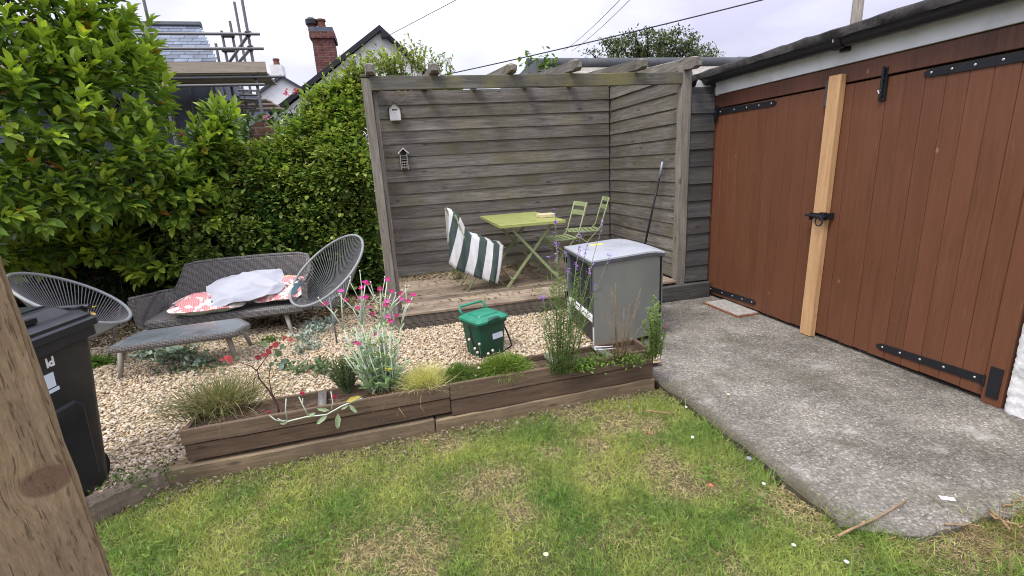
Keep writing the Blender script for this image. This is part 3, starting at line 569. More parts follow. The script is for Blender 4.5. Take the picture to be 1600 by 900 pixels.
# deck
dk = thing('deck', 'raised bleached timber deck under the pergola with ribbed riser', 'deck', (1.4, PY, 0))
y = PY-.012; i = 0
while y < BY-.02:
    w = .118; lay('deck_board', -.15, 2.93, y, min(y+w, BY-.004), DECK-.026+random.uniform(-.002, .002), DECK, 'deck', dk, bev=.004, jit=.002, cuts=10); y += w+.013
def ribbed(z0, z1):
    m = MB(); n = 7; P = []
    zz = np.linspace(z0, z1, n*4+1); prof = [(PY-.002-(.004 if (k % 4) in (1, 2) else 0), z) for k, z in enumerate(zz)]
    m.loft([[(x, a, b) for a, b in prof]+[(x, PY+.02, z1), (x, PY+.02, z0)] for x in np.linspace(-.075, 2.42, 12)]); m.build('riser_board', M['ribbed'], dk, 'c')
ribbed(.03, .108); ribbed(.112, .188)
lay('frame', -.14, 2.9, PY+.03, BY, .0, .185, 'greydark_x', dk, bev=0)
# ------------------------------------------------------------------ planter and sleepers
pl = thing('planter', 'long low brown timber planter along the edge of the lawn', 'planter', (.2, 2.68, 0))
def pboard(x0, x1, z0, z1, mat, parent, th=.028, yo=0., name='board'):
    y = lambda x: 2.645+.0315*(x+1.39)+yo; m = MB(); n = 10; rings = []
    for i in range(n+1):
        x = x0+(x1-x0)*i/n; j = [random.uniform(-.0018, .0018) for _ in range(4)]; rings.append([(x, y(x)+j[0], z0+j[1]), (x, y(x)+th, z0+j[1]), (x, y(x)+th, z1+j[2]), (x, y(x)+j[3], z1+j[2])])
    m.loft(rings); return m.build(name, M[mat], parent, 'c', bevel=.003)
pboard(-1.268, .196, .179, .266, 'planter', pl, yo=-.004); pboard(-1.262, .194, .078, .173, 'planter_d', pl); pboard(.199, 1.622, .161, .264, 'planter', pl, yo=-.003); pboard(.198, 1.622, .050, .155, 'planter_d', pl)
pboard(-1.26, .19, .06, .255, 'planter', pl, yo=.235); pboard(.194, 1.615, .06, .255, 'planter_d', pl, yo=.235)
for x in (-1.268, 1.60): bx('end_board', (x+.012, 2.79+.0315*(x+1.39), .162), (.024, .205, .19), M['planter_d'], pl, bev=.003)
for x in (-.56, .93, 1.3): bx('cross_strut', (x, 2.785+.0315*(x+1.39), .244), (.05, .215, .022), M['grey_y'], pl, bev=.003, rot=Euler((0, 0, .12)))
def slp(name, A, B, w, h, z0, mat, label, jit=.004):
    A, B = Vector(A), Vector(B); d = (B-A); me = boxmesh(d.length, w, h, .008, 1, jit, 12)
    o = obj(name, me, M[mat], None, ((A.x+B.x)/2, (A.y+B.y)/2, z0+h/2), Euler((0, 0, math.atan2(d.y, d.x)))); return tag(o, label, 'sleeper', 'timber edging sleepers round the lawn')
slp('sleeper', (-1.385, 2.683), (.085, 2.735), .10, .10, -.045, 'sleeper', 'tan timber sleeper under the left half of the planter')
slp('sleeper', (.09, 2.735), (1.64, 2.789), .10, .095, -.05, 'sleeper', 'brown timber sleeper under the right half of the planter')
slp('sleeper', (-1.64, 2.435), (-1.405, 2.665), .105, .115, -.045, 'sleeper_g', 'greyed split sleeper angled off beside the wheelie bin', .008)
o = bx('planter_soil', (.17, 2.822, .165), (2.84, .19, .115), M['soil'], None, rot=Euler((0, 0, .0315)), bev=0, jit=.0, cuts=0); tag(o, kind='stuff')

# ------------------------------------------------------------------ things beyond the garden
ob = thing('outbuilding', 'low outbuilding with grey rounded ridge tiles behind the pergola', 'outbuilding', (4, 8, 0))
x0 = gy(823, 100, 6.85).x
m = MB(); m.box(x0+.06, 7.2, 6.9, 9.6, -.1, 2.55); m.build('wall', M['whitewash'], ob)
m = MB(); m.grid([[(x, y, z) for x in np.linspace(x0, 7.3, 30)] for y, z in ((6.42, 2.60), (6.45, 2.64), (6.85, 2.88), (9.8, 2.70))]); m.build('roof_sheet', plain('lichened roof sheet', (.30, .28, .24), .9, .2, var=.3, scale=16, dirt=(.14, .13, .11)), ob, fix=False)
m = MB(); m.prism([(x0, 2.5), (x0+.03, 2.5), (x0+.03, 2.86), (x0, 2.86)], 6.42, 9.6); m.build('verge', M['trim'], ob)
xs = [x0, gy(859, 98, 6.85).x, gy(936, 98, 6.85).x]
while xs[-1] < 7: xs.append(xs[-1]+.78)
for a, b in zip(xs[:-1], xs[1:]):
    m = MB(); m.tube([(a+.004, 6.85, 2.905+random.uniform(-.004, .004)), (b-.03, 6.85, 2.905), (b-.028, 6.85, 2.905), (b+.02, 6.85, 2.905)], [.078, .074, .082, .082], 14); m.build('ridge_tile', plain('grey ridge tile', (.075, .08, .085), .8, .2, var=.2, scale=12, dirt=(.16, .165, .155)) if 'ridge' not in M else M['ridge'], ob, 'c', angle=50); M.setdefault('ridge', bpy.data.materials.get('grey ridge tile'))
# slate roofed house with its scaffold
hs = thing('slate_roof_house', 'house with blue grey slate mansard roof and dark membrane wall behind the scaffold', 'house', (-5, 11.8, 0))
YE, YR = 11.3, 12.5; e = gy(340, 97, YE); r = gy(312, 41, YR); zl = e.z; zr = r.z
m = MB(); m.add([(-9, YE+.05, zl-.04), (e.x-.02, YE+.05, zl-.04), (r.x-.02, YR, zr-.03), (-9, YR, zr-.03), (e.x-3.2, YE+5, zl-.04), (r.x-2.4, YR+3, zr-.03), (-9, YE+5, zl-.04), (-9, YR+3, zr-.03)], [(0, 1, 2, 3), (1, 4, 5, 2), (3, 2, 5, 7), (0, 3, 7, 6), (4, 6, 7, 5), (0, 6, 4, 1)]); m.build('roof', M['bluegrey'], hs)
nr = 11; sl = math.hypot(YR-YE, zr-zl); tilt = math.atan2(zr-zl, YR-YE); wS = .25
for i in range(nr):
    t = (i+.5)/nr; xr = e.x+(r.x-e.x)*t; x = xr; first = True
    while x > -6.2:
        w = (wS*(.5 if (i % 2 and first) else 1)); first = False; c = Vector((x-w/2, YE+(YR-YE)*t-.012, zl+(zr-zl)*t+.012))
        bx('slate', c, (w-.008, sl/nr+.05, .012), M['slate'], hs, rot=Euler((tilt-.045, 0, random.uniform(-.012, .012))), bev=0); x -= w
m = MB(); m.tube([(-9, YR, zr+.01), (r.x+.03, YR, zr+.01)], .085, 8); m.build('ridge', M['bluegrey'], hs)
m = MB(); m.box(-9, e.x+.03, YE-.07, YE+.06, zl-.16, zl-.05); m.build('eaves_gutter', M['iron'], hs)
xw = gy(347, 190, YE+.3).x; m = MB(); m.box(-9, xw, YE+.3, YE+5.5, -.1, zl-.1); m.build('wall', M['membrane'], hs)
for a, b in (((296, 133), (306, 205)), ((268, 165), (281, 232)), ((330, 133), (334, 215))):
    m = MB(); p, q = gy(*a, YE+.24), gy(*b, YE+.24); m.tube([p, q], .022, 6); m.build('wall_batten', M['steel_tube'], hs)
sc = thing('scaffold', 'steel tube scaffold with timber toe board round the slate roofed house', 'scaffold', (-3, 10.3, 0)); YF = 10.3
def tubepx(a, b, Y, Y2=None, r=.026, name='tube', ext=0):
    p, q = gy(*a, Y), gy(*b, Y2 or Y); m = MB(); d = (q-p).normalized(); m.tube([p-d*ext, q], r, 8); m.build(name, M['steel_tube'], sc, 'c', angle=60)
def vert(a, Y, z0, z1=None):
    p = gy(*a, Y); m = MB(); m.tube([(p.x, Y, z0), (p.x, Y, z1 or p.z)], .026, 8); m.build('standard', M['steel_tube'], sc, 'c', angle=60); return p.x
xA = vert((238, 60), YF, -.1, 5.6); xB = vert((396, 100), YF, -.1, 5.6)
xs2 = [vert(q, 11.6, 3.3) for q in ((366, 3), (359, 33), (346, 48), (337, 68))]; vert((372, 190), 11.2, -.1, 3.4); vert((390, 190), 11.8, -.1, 3.4); vert((383, 190), 12.4, -.1, 3.4)
for y, xx in ((53, 406), (76, 412), (121, 446), (133, 414)):
    z = gy(350, y, YF-.06).z; m = MB(); m.tube([(-7, YF-.06, z), (gy(xx, y, YF-.06).x, YF-.06, z)], .026, 8); m.build('ledger', M['steel_tube'], sc, 'c', angle=60)
for x in (xA, xB):
    for y in (53, 76, 121):
        p = gy(350, y, YF-.03); bx('coupler', (x, YF-.03, p.z), (.085, .10, .085), M['iron'], sc, bev=.015)
for q in (375, 382): 
    for yy in (56, 79): bx('coupler', gy(q-22, yy, 11.55), (.15, .08, .06), M['iron'], sc, bev=.01)
tubepx((391, 50), (358, 98), YF, 11.6); tubepx((394, 73), (373, 98), YF, 11.5); tubepx((407, 150), (366, 240), 10.6, 11.2); tubepx((372, 150), (368, 250), 11.2)
for y0, a, b in ((141, 372, 408), (148, 374, 408), (155, 372, 403), (168, 366, 398), (181, 364, 396), (195, 364, 392)): tubepx((a, y0), (b, y0+1), 11.5, r=.02)
tb0, tb1 = gy(300, 106, YF-.1), gy(416, 107, YF-.1); m = MB(); m.box(-7, tb1.x, YF-.12, YF-.085, tb0.z-.09, tb0.z+.09); m.build('toe_board', M['scafboard'], sc, 'c')
zp = tb0.z-.10
for k in range(5): bx('scaffold_board', ((tb1.x-7)/2-.02*k, YF+.03+.23*k, zp), (7+tb1.x, .222, .038), M['scafboard'], sc, bev=.004)
for k in range(6): bx('scaffold_board', (gy(366, 150, 11.6).x+.05, 11.75+.35*k, zp-.25+.02*(k % 2)), (1.1, .225, .038), M['scafboard'], sc, bev=.004)
# white gable house
gh = thing('gable_house', 'white gabled house with dark verge boards above the climber', 'house', (.2, 18, 0)); YG = 16.
ap, gl_, gr_ = gy(593, 41, YG), gy(420, 178, YG), gy(641, 86, YG)
sl1 = (ap.z-gl_.z)/(ap.x-gl_.x); sl2 = (ap.z-gr_.z)/(gr_.x-ap.x); xl = ap.x-4.6; xr = ap.x+(ap.z-(ap.z-sl1*4.6))/sl2; zlow = ap.z-sl1*4.6
m = MB(); m.prism([(xl+.3, -.1), (xl+.3, zlow), (ap.x, ap.z-.12), (xr-.3, zlow), (xr-.3, -.1)], YG+.12, YG+8); m.build('wall', M['white'], gh)
for xe, s in ((xl-.1, 1), (xr+.1, 1)):
    ze = ap.z-sl1*(ap.x-xe) if xe < ap.x else ap.z-sl2*(xe-ap.x)
    m = MB(); m.prism([(ap.x, ap.z+.02), (ap.x, ap.z-.10), (xe, ze-.10), (xe, ze+.02)], YG, YG+8.1); m.build('roof_slope', M['bluegrey'], gh)
    m = MB(); m.prism([(ap.x, ap.z+.03), (ap.x, ap.z-.13), (xe, ze-.13), (xe, ze+.03)], YG-.05, YG-.003); m.build('verge_board', M['iron'], gh)
m = MB(); p = gy(601, 57, YG); m.box(p.x-.1, p.x+.12, YG-.3, YG+.1, p.z-.05, p.z+.03); m.build('wire_bracket', M['iron'], gh)
ch = thing('brick_chimney', 'tall red brick chimney with corbelled top and two pots', 'chimney', (0, 18.5, 0)); YC = 17.6
a, b = gy(487, 62, YC), gy(521, 62, YC); cx = (a.x+b.x)/2; w = (b.x-a.x)*.98; zt = gy(500, 47, YC).z; zb = gy(505, 135, YC).z
m = MB(); m.box(cx-w/2, cx+w/2, YC, YC+.9, zb-2.0, zt); m.build('stack', M['chimbrick'], ch)
h = gy(500, 47, YC).z-gy(500, 60, YC).z
m = MB(); m.box(cx-w/2-.06, cx+w/2+.06, YC-.06, YC+.96, zt-h*1.0, zt-.05); m.build('corbel', M['chimbrick'], ch)
m = MB(); m.box(cx-w/2-.03, cx+w/2+.03, YC-.03, YC+.93, zt-.047, zt+.09); m.build('cap', M['slate'], ch)
for px, tall, cowl in ((503, 17, 0), (488, 7, 1)):
    p = gy(px, 44, YC+.4); s_ = gy(503, 44-tall, YC+.4).z-p.z; m = MB(); m.lathe([(.14, 0), (.12, s_*.8), (.15, s_*.82), (.15, s_)], (p.x, YC+.4, zt+.09), 14); pot = m.build('pot', M['terracotta'], ch, angle=50)
    if cowl: m = MB(); m.lathe([(.10, s_+.09), (.19, s_+.12), (.19, s_+.26), (.08, s_+.34)], (p.x, YC+.4, zt), 12); m.build('cowl', M['iron'], pot, angle=40)
sh = thing('small_white_house', 'small white gable with chimney in the gap beside the scaffold', 'house', (-5, 25, 0)); YS = 24.
p, q, r_ = gy(440, 122, YS), gy(402, 150, YS), gy(480, 145, YS)
m = MB(); m.prism([(q.x, -.1), (q.x, q.z), (p.x, p.z), (r_.x, r_.z), (r_.x, -.1)], YS, YS+6); m.build('wall', M['white'], sh)
for (a_, b_) in ((q, p), (p, r_)): m = MB(); m.prism([(a_.x, a_.z), (b_.x, b_.z), (b_.x, b_.z+.12), (a_.x, a_.z+.12)], YS-.15, YS+6.1); m.build('roof_slope', M['bluegrey'], sh)
p = gy(421, 101, YS+1); q = gy(444, 125, YS+1); m = MB(); m.box(p.x, q.x, YS+1, YS+1.7, q.z-1, p.z); st = m.build('chimney', M['white'], sh); m = MB(); m.lathe([(.15, 0), (.12, .2), (.15, .25), (.14, .3)], ((p.x+q.x)/2, YS+1.3, p.z), 10); m.build('pot', M['terracotta'], st)
# telegraph pole and overhead wires
p = gy(1338, 30, 11.); m = MB(); m.tube([(p.x, 11., -.1), (p.x, 11., 7.4)], [.15, .12], 14); tag(m.build('telegraph_pole', M['post'], None, 'c', smooth=True), 'grey wooden pole rising behind the garage roof', 'pole')
def wire(pts, r, label, sag=0):
    A, B = pts; P = [A.lerp(B, t)+Vector((0, 0, -sag*4*t*(1-t))) for t in np.linspace(0, 1, 16)]; m = MB(); m.tube(P, r, 5); tag(m.build('overhead_wire', M['iron'], None, 'c', smooth=True), label, 'wire', 'overhead wires')
wire((gy(690, 118, 15.5), gy(1300, -28, 9.)), .016, 'thick black overhead wire slanting up towards the pole', .05)
wire((gy(608, 55, 15.9), gy(760, -25, 12)), .009, 'thin overhead wire running up from the white gable'); wire((gy(880, 80, 22), gy(985, -18, 12)), .009, 'left hand one of two thin wires rising over the outbuilding', .1)
wire((gy(893, 80, 22), gy(1001, -18, 12)), .009, 'right hand one of two thin wires rising over the outbuilding', .1)
# brick boundary wall behind the climber
bw = thing('brick_wall', 'old brick garden wall half hidden behind the shrubs', 'wall', (-3, 6.75, 0))
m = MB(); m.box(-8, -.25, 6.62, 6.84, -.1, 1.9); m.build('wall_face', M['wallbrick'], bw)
p0, p1 = gy(392, 200, 6.62), gy(424, 200, 6.62); zt = gy(405, 190, 6.62).z; cxp = (p0.x+p1.x)/2; hw = (p1.x-p0.x)/2
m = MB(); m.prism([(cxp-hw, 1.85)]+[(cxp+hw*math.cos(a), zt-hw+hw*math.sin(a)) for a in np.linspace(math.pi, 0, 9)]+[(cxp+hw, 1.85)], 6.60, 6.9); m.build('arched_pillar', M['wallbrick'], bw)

# ------------------------------------------------------------------ foliage
def branchtube(m, a, b, r0, r1, wob=.06, n=5):
    a, b = Vector(a), Vector(b); P = [a.lerp(b, t)+Vector((random.uniform(-wob, wob), random.uniform(-wob, wob), random.uniform(-wob, wob)))*(1 if 0 < t < 1 else 0) for t in np.linspace(0, 1, n)]
    m.tube(P, [r0+(r1-r0)*t for t in np.linspace(0, 1, n)], 6); return P
# laurel : shoots on the skin of several lobes, each shoot with a spiral of big glossy leaves
llt = np.array([(0, 0, 0), (.5, .30, .10), (0, .28, -.02), (-.5, .30, .10), (.5, .66, .08), (0, .66, -.02), (-.5, .66, .08), (0, 1, -.06)], float)
llf = np.array([(0, 1, 2), (0, 2, 3), (1, 4, 5), (1, 5, 2), (2, 5, 6), (2, 6, 3), (4, 7, 5), (5, 7, 6)])
def laurel():
    t = thing('laurel_shrub', 'tall glossy laurel shrub with big bright green leaves behind the chairs', 'shrub', (-3.3, 6.0, 0))
    lobes = []   # centre, radii
    for px, py, Y, rx, ry, rz in ((10, 40, 5.5, .85, .7, .75), (85, 40, 5.8, .75, .65, .80), (178, 128, 5.9, .46, .5, .52), (120, 150, 5.6, .75, .65, .65), (10, 190, 5.2, .8, .7, .7), (125, 255, 5.5, .8, .65, .50), (40, 300, 5.2, .7, .6, .40), (215, 285, 5.75, .50, .45, .38), (285, 305, 5.9, .40, .38, .32), (325, 235, 6.0, .22, .28, .22), (352, 195, 6.05, .11, .18, .17), (-120, 120, 5.2, 1.2, .9, 1.2), (-150, 290, 4.9, 1., .8, .7), (60, -90, 6.1, .6, .6, .6), (340, 330, 6.0, .2, .3, .18), (262, 410, 6.0, .40, .3, .15), (40, 395, 5.7, .55, .4, .18), (150, 385, 5.95, .5, .4, .17)):
        lobes.append((np.array(gy(px, py, Y)), np.array([rx, ry, rz])))
    P = []; D = []; Lc = []
    for c, r in lobes:
        area = (r[0]*r[2]+r[0]*r[1]+r[1]*r[2]); q = int(75*area*1.55+10); d = rv(q); d[:, 1] -= .35; d[:, 2] += .12; d /= np.linalg.norm(d, axis=1, keepdims=True)
        p = c+d*r*rng.uniform(.72, 1.06, (q, 1)); nrm = d/r; nrm /= np.linalg.norm(nrm, axis=1, keepdims=True)
        inside = np.zeros(q, bool)
        for c2, r2 in lobes:
            if c2 is not c: inside |= (((p-c2)/(r2*.72))**2).sum(1) < 1
        p, nrm = p[~inside], nrm[~inside]; P.append(p); D.append(nrm)
    P = np.concatenate(P); D = np.concatenate(D); D = D*.75+np.array([0, -.1, .62])+rv(len(P), .3); D /= np.linalg.norm(D, axis=1, keepdims=True)
    lp, ld, lu, ll, lcol = [], [], [], [], []
    for p, d in zip(P, D):
        k = rng.integers(8, 13); SL = rng.uniform(.16, .30); e1 = np.cross(d, [0, 0, 1.]); e1 /= np.linalg.norm(e1)+1e-9; e2 = np.cross(d, e1); a0 = rng.uniform(0, 6.28); tint = rng.random(); young = rng.random() < .3+.25*(p[2] > 2)
        for i in range(k):
            s = i/(k-1); a = a0+i*2.4; o = (e1*np.cos(a)+e2*np.sin(a))*np.array([1, .6, .8]); lean = .35+.75*s**1.5
            v = o*(1.15-.65*s)+d*lean-np.array([0, 0, .14*(1-s)]); pos = p+d*SL*(s-.6); lp.append(pos); ld.append(v); lu.append(np.array([0, 0, 1.])*.9+d*.5)
            ll.append(rng.uniform(.125, .195)*(1.05-.35*s)); yc = s*(.95 if young else .45)+.25*rng.random()
            c = np.array([.085, .185, .034])*(1-yc)+np.array([.40, .52, .065])*yc
            u = rng.random()
            if u < .006: c = np.array([.42, .20, .03])
            elif u < .012: c = np.array([.5, .42, .05])
            lcol.append(c*rng.uniform(.75, 1.25))
    lp, ld, lu, ll, lcol = map(np.array, (lp, ld, lu, ll, lcol)); n = len(lp)
    R = frames(ld, lu+rv(n, .22)); big = ll*.40; Rs = R*np.stack([big, ll, ll], 1)[:, None, :]
    # the leaves that show largest stay single objects
    rel = lp+R[:, :, 1]*ll[:, None]*.5-np.array(CC); z = rel@np.array(CF); sx = 800+F_PX*(rel@np.array(CR))/z; sy = 450-F_PX*(rel@np.array(CU))/z
    vd = rel/np.linalg.norm(rel, axis=1, keepdims=True); show = np.abs((R[:, :, 2]*vd).sum(1))*ll*big/z**2
    dep = np.full((60, 100), 1e9); gi = (np.clip(sy, 0, 899)/15).astype(int); gj = (np.clip(sx, 0, 1499)/15).astype(int)
    np.minimum.at(dep, (gi, gj), z); front = (z < dep[gi, gj]+.05) & (sx > 0) & (sx < 420) & (sy > 0) & (sy < 440)
    score = np.where(front, show, 0); pick = np.argsort(-score)[:298]; rest = np.ones(n, bool); rest[pick] = False
    o = obj('foliage', inst(llt, llf, Rs[rest], lp[rest], lcol[rest], True), M['leaf'], t); tag(o, kind='stuff')
    # a dozen tinted leaf meshes shared by the singled out leaves
    order = pick[np.argsort(lcol[pick].sum(1))]; groups = np.array_split(order, 14)
    for g in groups:
        me = npmesh(llt, llf, np.repeat(lcol[g].mean(0)[None], len(llt), 0), True); me.materials.append(M['leaf'])
        for i in g:
            q = bpy.data.objects.new('leaf', me); COL.objects.link(q); mm = Matrix(Rs[i].tolist()).to_4x4(); mm.translation = Vector(lp[i]); q.matrix_basis = mm; put(q, t)
    m = MB(); base = Vector((-3.2, 6.05, -.05))
    for c, r in lobes:
        if rng.random() < .5: continue
        b0 = base+Vector((random.uniform(-1.3, 1.0), random.uniform(.05, .45), 0)); branchtube(m, b0, Vector(c), .022, .010, .10, 6) if c[2] > 1.2 else None
        for k in range(5): d = rv(1)[0]; branchtube(m, Vector(c)-Vector((0, 0, .2)), Vector(c+d*r*.8), .014, .005, .04, 4)
    m.build('branches', M['bark'], t, smooth=True)
    n2 = 9000; P2 = np.stack([rng.uniform(-5.6, -1.35, n2), rng.uniform(6.05, 6.6, n2), 1.75*rng.random(n2)**.8], 1); tag(obj('shade_tinted_leaves', leaves(P2, rv(n2), rng.uniform(.08, .14, n2), .05, np.array([.030, .062, .020])*rng.uniform(.5, 1.5, (n2, 1))), M['softleaf'], t), kind='stuff')  # leaves added as a dark backing, deep shade under the laurel put into their colour
laurel()
# climber : small leaved tangle over the wall, built in clumps
def climber():
    t = thing('climber', 'tangled honeysuckle climber with small leaves and yellow flowers beside the pergola', 'climber', (-1, 6.3, 0))
    top = [(330, 262), (372, 250), (400, 246), (430, 224), (455, 207), (480, 181), (505, 156), (535, 129), (560, 112), (590, 103), (612, 96), (640, 92), (665, 96), (690, 107), (715, 118), (740, 124), (800, 130)]
    tx = np.array([gy(*q, 6.35).x for q in top]); tz = np.array([gy(*q, 6.35).z for q in top])
    K = 1500; cx = np.concatenate([rng.uniform(tx[0]-.3, .95, 1150), rng.uniform(-.8, -.2, 350)]); zt = np.interp(cx, tx, tz)+.34*(fbm(cx, cx*0, 3.5, 98)-.5)+rng.normal(0, .05, K); u = rng.random(K)**.85; cz = .15+(zt-.15)*u
    bul = np.sin(np.clip(u, 0, 1)*math.pi)**.6*.5+.12; behind = cx > -.25
    cy = 6.5-bul*rng.uniform(.35, 1.15, K)*(.6+.7*fbm(cx, cz, 1.6, 90)); cy = np.where(behind, 6.45+.35*rng.random(K), cy)
    cz = np.where(behind, 2.35+(zt-2.35)*u, cz); keep = fbm(cx, cz, 2.4, 95) > .445+.03*(u > .78); keep &= ~(behind & (rng.random(K) < .25))
    keep |= ((cx > -.75) & (cx < -.25)) | (cx < -1.15); keep &= ~((cx > -.25) & (cx < -.1) & (cz < 2.3))
    cx, cy, cz, u = cx[keep], cy[keep], cz[keep], u[keep]; K = len(cx); per = 36; n = K*per
    C = np.repeat(np.stack([cx, cy, cz], 1), per, 0); rr = np.repeat(rng.uniform(.07, .19, K), per)[:, None]; off = rv(n)*rng.random((n, 1))**.5; P = C+off*rr*np.array([1.15, .8, .9])
    out = off*np.array([1, 1, .6])+np.array([0, -.55, .15])+rv(n, .5); ln = rng.uniform(.046, .092, n)*np.repeat(rng.uniform(.75, 1.3, K), per)
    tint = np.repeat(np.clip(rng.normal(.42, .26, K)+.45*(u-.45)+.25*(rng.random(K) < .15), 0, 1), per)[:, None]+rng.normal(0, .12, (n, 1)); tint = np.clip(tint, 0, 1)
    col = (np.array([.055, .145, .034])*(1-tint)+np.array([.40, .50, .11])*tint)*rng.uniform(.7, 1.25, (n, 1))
    pale = rng.random(n) < .05*np.repeat(u, per); col[pale] = np.array([.48, .44, .16])
    ok = ~((P[:, 0] > -.2) & (P[:, 1] < BY+.16) & (P[:, 1] > 4.3) & (P[:, 2] < 2.6))
    P, out, ln, col = P[ok], out[ok], ln[ok], col[ok]
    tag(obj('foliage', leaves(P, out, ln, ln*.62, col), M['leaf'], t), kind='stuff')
    # sprays that stand up above the outline
    q = 260; sx = rng.uniform(tx[5], .9, q); sz = np.interp(sx, tx, tz)-rng.uniform(0, .12, q); m = MB(); LP = []; LD = []
    for x, z in zip(sx[:120], sz[:120]):
        y = 6.4+random.uniform(-.25, .25); h = random.uniform(.08, .26); dx, dy = random.uniform(-.12, .12), random.uniform(-.1, .1); m.tube([(x, y, z-.1), (x+dx*.4, y+dy*.4, z+h*.5), (x+dx, y+dy, z+h)], [.004, .003, .002], 4)
        for s in np.linspace(.1, 1, int(8+h*30)): LP.append((x+dx*s*s, y+dy*s, z-.05+(h+.05)*s)); LD.append((random.uniform(-1, 1), random.uniform(-1, 1), random.uniform(0, 1)))
    for i in rng.integers(0, K, 260):                                   # loose sprays arching out of the mass
        x, y, z = cx[i], cy[i], cz[i]
        if x > -.3 or z < .5: continue
        L_ = random.uniform(.16, .40); dx, dy = random.uniform(-.8, .8), -random.uniform(.35, 1); Q = [Vector((x+dx*L_*s, y+dy*L_*s*.8, z+L_*(.75*s-.75*s*s))) for s in (0, .25, .5, .75, 1)]; m.tube(Q, [.003, .003, .0025, .002, .0015], 4)
        for s in np.linspace(.2, 1, 12): LP.append(Q[0].lerp(Q[4], float(s))+Vector((0, 0, L_*.75*(s-s*s)))); LD.append((random.uniform(-1, 1), random.uniform(-1, .2), random.uniform(-.2, .8)))
    for k in range(60):
        x = random.uniform(-2, -.2); z0 = random.uniform(.1, .8); y = 6.35+random.uniform(-.2, .2); branchtube(m, (x, y, z0), (x+random.uniform(-.5, .5), y-random.uniform(-.1, .2), z0+random.uniform(.5, 1.3)), .009, .004, .08, 5)
    m.build('stems', M['tanstem'], t, smooth=True, fix=False); n = len(LP)
    tag(obj('shoots', leaves(np.array(LP), LD, rng.uniform(.036, .07, n), rng.uniform(.02, .038, n), np.array([.26, .34, .085])*rng.uniform(.5, 1.5, (n, 1))), M['leaf'], t), kind='stuff')
    for px, py, c in ((285, 212, 'p'), (448, 147, 'p'), (463, 143, 'p'), (417, 185, 'p')):
        p = gy(px, py, 6.1 if px > 300 else 5.9); k = 16; me = leaves(np.array(p)+rng.normal(0, .014, (k, 3)), rv(k)+np.array([0, -.5, .4]), .03, .026, np.tile([.55, .13, .28], (k, 1))*rng.uniform(.8, 1.2, (k, 1))); obj('flower', me, M['petal'], t)
    n = 220; i = rng.integers(0, K, n); P = np.stack([cx, cy, cz], 1)[i]+rng.normal(0, .07, (n, 3))-np.array([0, .08, 0]); k = P[:, 0] < -.25; P = P[k]; n = len(P)
    tag(obj('blossom', leaves(np.repeat(P, 3, 0), rv(3*n)+np.array([0, -.6, .3]), .038, .016, np.tile([.55, .48, .24], (3*n, 1))*rng.uniform(.7, 1.15, (3*n, 1))), M['petal'], t), kind='stuff')
climber()
# tree beyond the outbuilding : open crown, limbs in sight
def fartree():
    t = thing('tree', 'open crowned tree standing beyond the grey ridge tiles', 'tree', (10.9, 19.1, 0)); m = MB(); ends = []
    b = gy(1015, 92, 19.); base = Vector((b.x+.2, 19.2, -.1)); fork = Vector((b.x+.2, 19.2, b.z-1.6)); m.tube([base, base.lerp(fork, .5), fork], [.3, .26, .2], 8)
    for px, py in ((925, 84), (945, 66), (965, 58), (990, 52), (1012, 48), (1040, 50), (1062, 49), (1085, 55), (1100, 70), (1105, 84), (1060, 72), (1000, 72), (960, 80), (1030, 66), (1080, 82)):
        e = gy(px, py, 19+random.uniform(-1.2, 1.2)); P = branchtube(m, fork, e, .10, .02, .12, 6)
        for k in range(5): q = P[3].lerp(P[5], random.random()); f = q+Vector((random.uniform(-.45, .45), random.uniform(-.5, .5), random.uniform(-.3, .05))); branchtube(m, q, f, .018, .006, .05, 3); ends.append(f)
        ends.append(e)
    m.build('trunk', M['bark'], t, smooth=True, fix=False); P = []
    for e in ends:
        for k in range(3): P.append(np.array(e)+rng.normal(0, .12, 3)-np.array([0, 0, .10])+rng.normal(0, 1, (40, 3))*np.array([.20, .16, .07]))
    P = np.concatenate(P); n = len(P); tag(obj('crown', leaves(P, rv(n), rng.uniform(.09, .16, n), .07, np.array([.11, .14, .07])*rng.uniform(.5, 1.5, (n, 1))), M['leaf'], t), kind='stuff')
fartree()
# dark shrubs far down the gap and a hedge line closing the view
def mass(name, label, x0, x1, y0, y1, z1, n, c):
    P = np.stack([rng.uniform(x0, x1, n), rng.uniform(y0, y1, n), rng.uniform(0, 1, n)*z1], 1); P[:, 2] *= .75+.5*fbm(P[:, 0], P[:, 1], .8, 97)
    tag(obj(name, leaves(P, rv(n), rng.uniform(.10, .2, n), .08, np.array(c)*rng.uniform(.5, 1.5, (n, 1))), M['leaf']), label, 'shrubs', kind='stuff')
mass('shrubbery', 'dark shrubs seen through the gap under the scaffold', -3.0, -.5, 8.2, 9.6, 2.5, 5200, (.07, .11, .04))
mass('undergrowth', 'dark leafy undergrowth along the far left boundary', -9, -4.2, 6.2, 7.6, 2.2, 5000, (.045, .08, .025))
# ivy sprig on the end of the ridge
p = gy(845, 103, 6.72); P = np.array(p)+rng.normal(0, 1, (110, 3))*np.array([.12, .07, .07]); iv = thing('ivy_sprig', 'sprig of ivy growing on the left end of the grey ridge', 'ivy', p)
tag(obj('foliage', leaves(P, rv(110)+np.array([0, -.5, .3]), .075, .05, np.array([.12, .20, .05])*rng.uniform(.5, 1.6, (110, 1))), M['leaf'], iv), kind='stuff'); m = MB()
for k in range(6): m.tube([(p.x, 6.8, p.z-.25), tuple(P[k*9])], .004, 4)
m.build('stems', M['bark'], iv, fix=False)

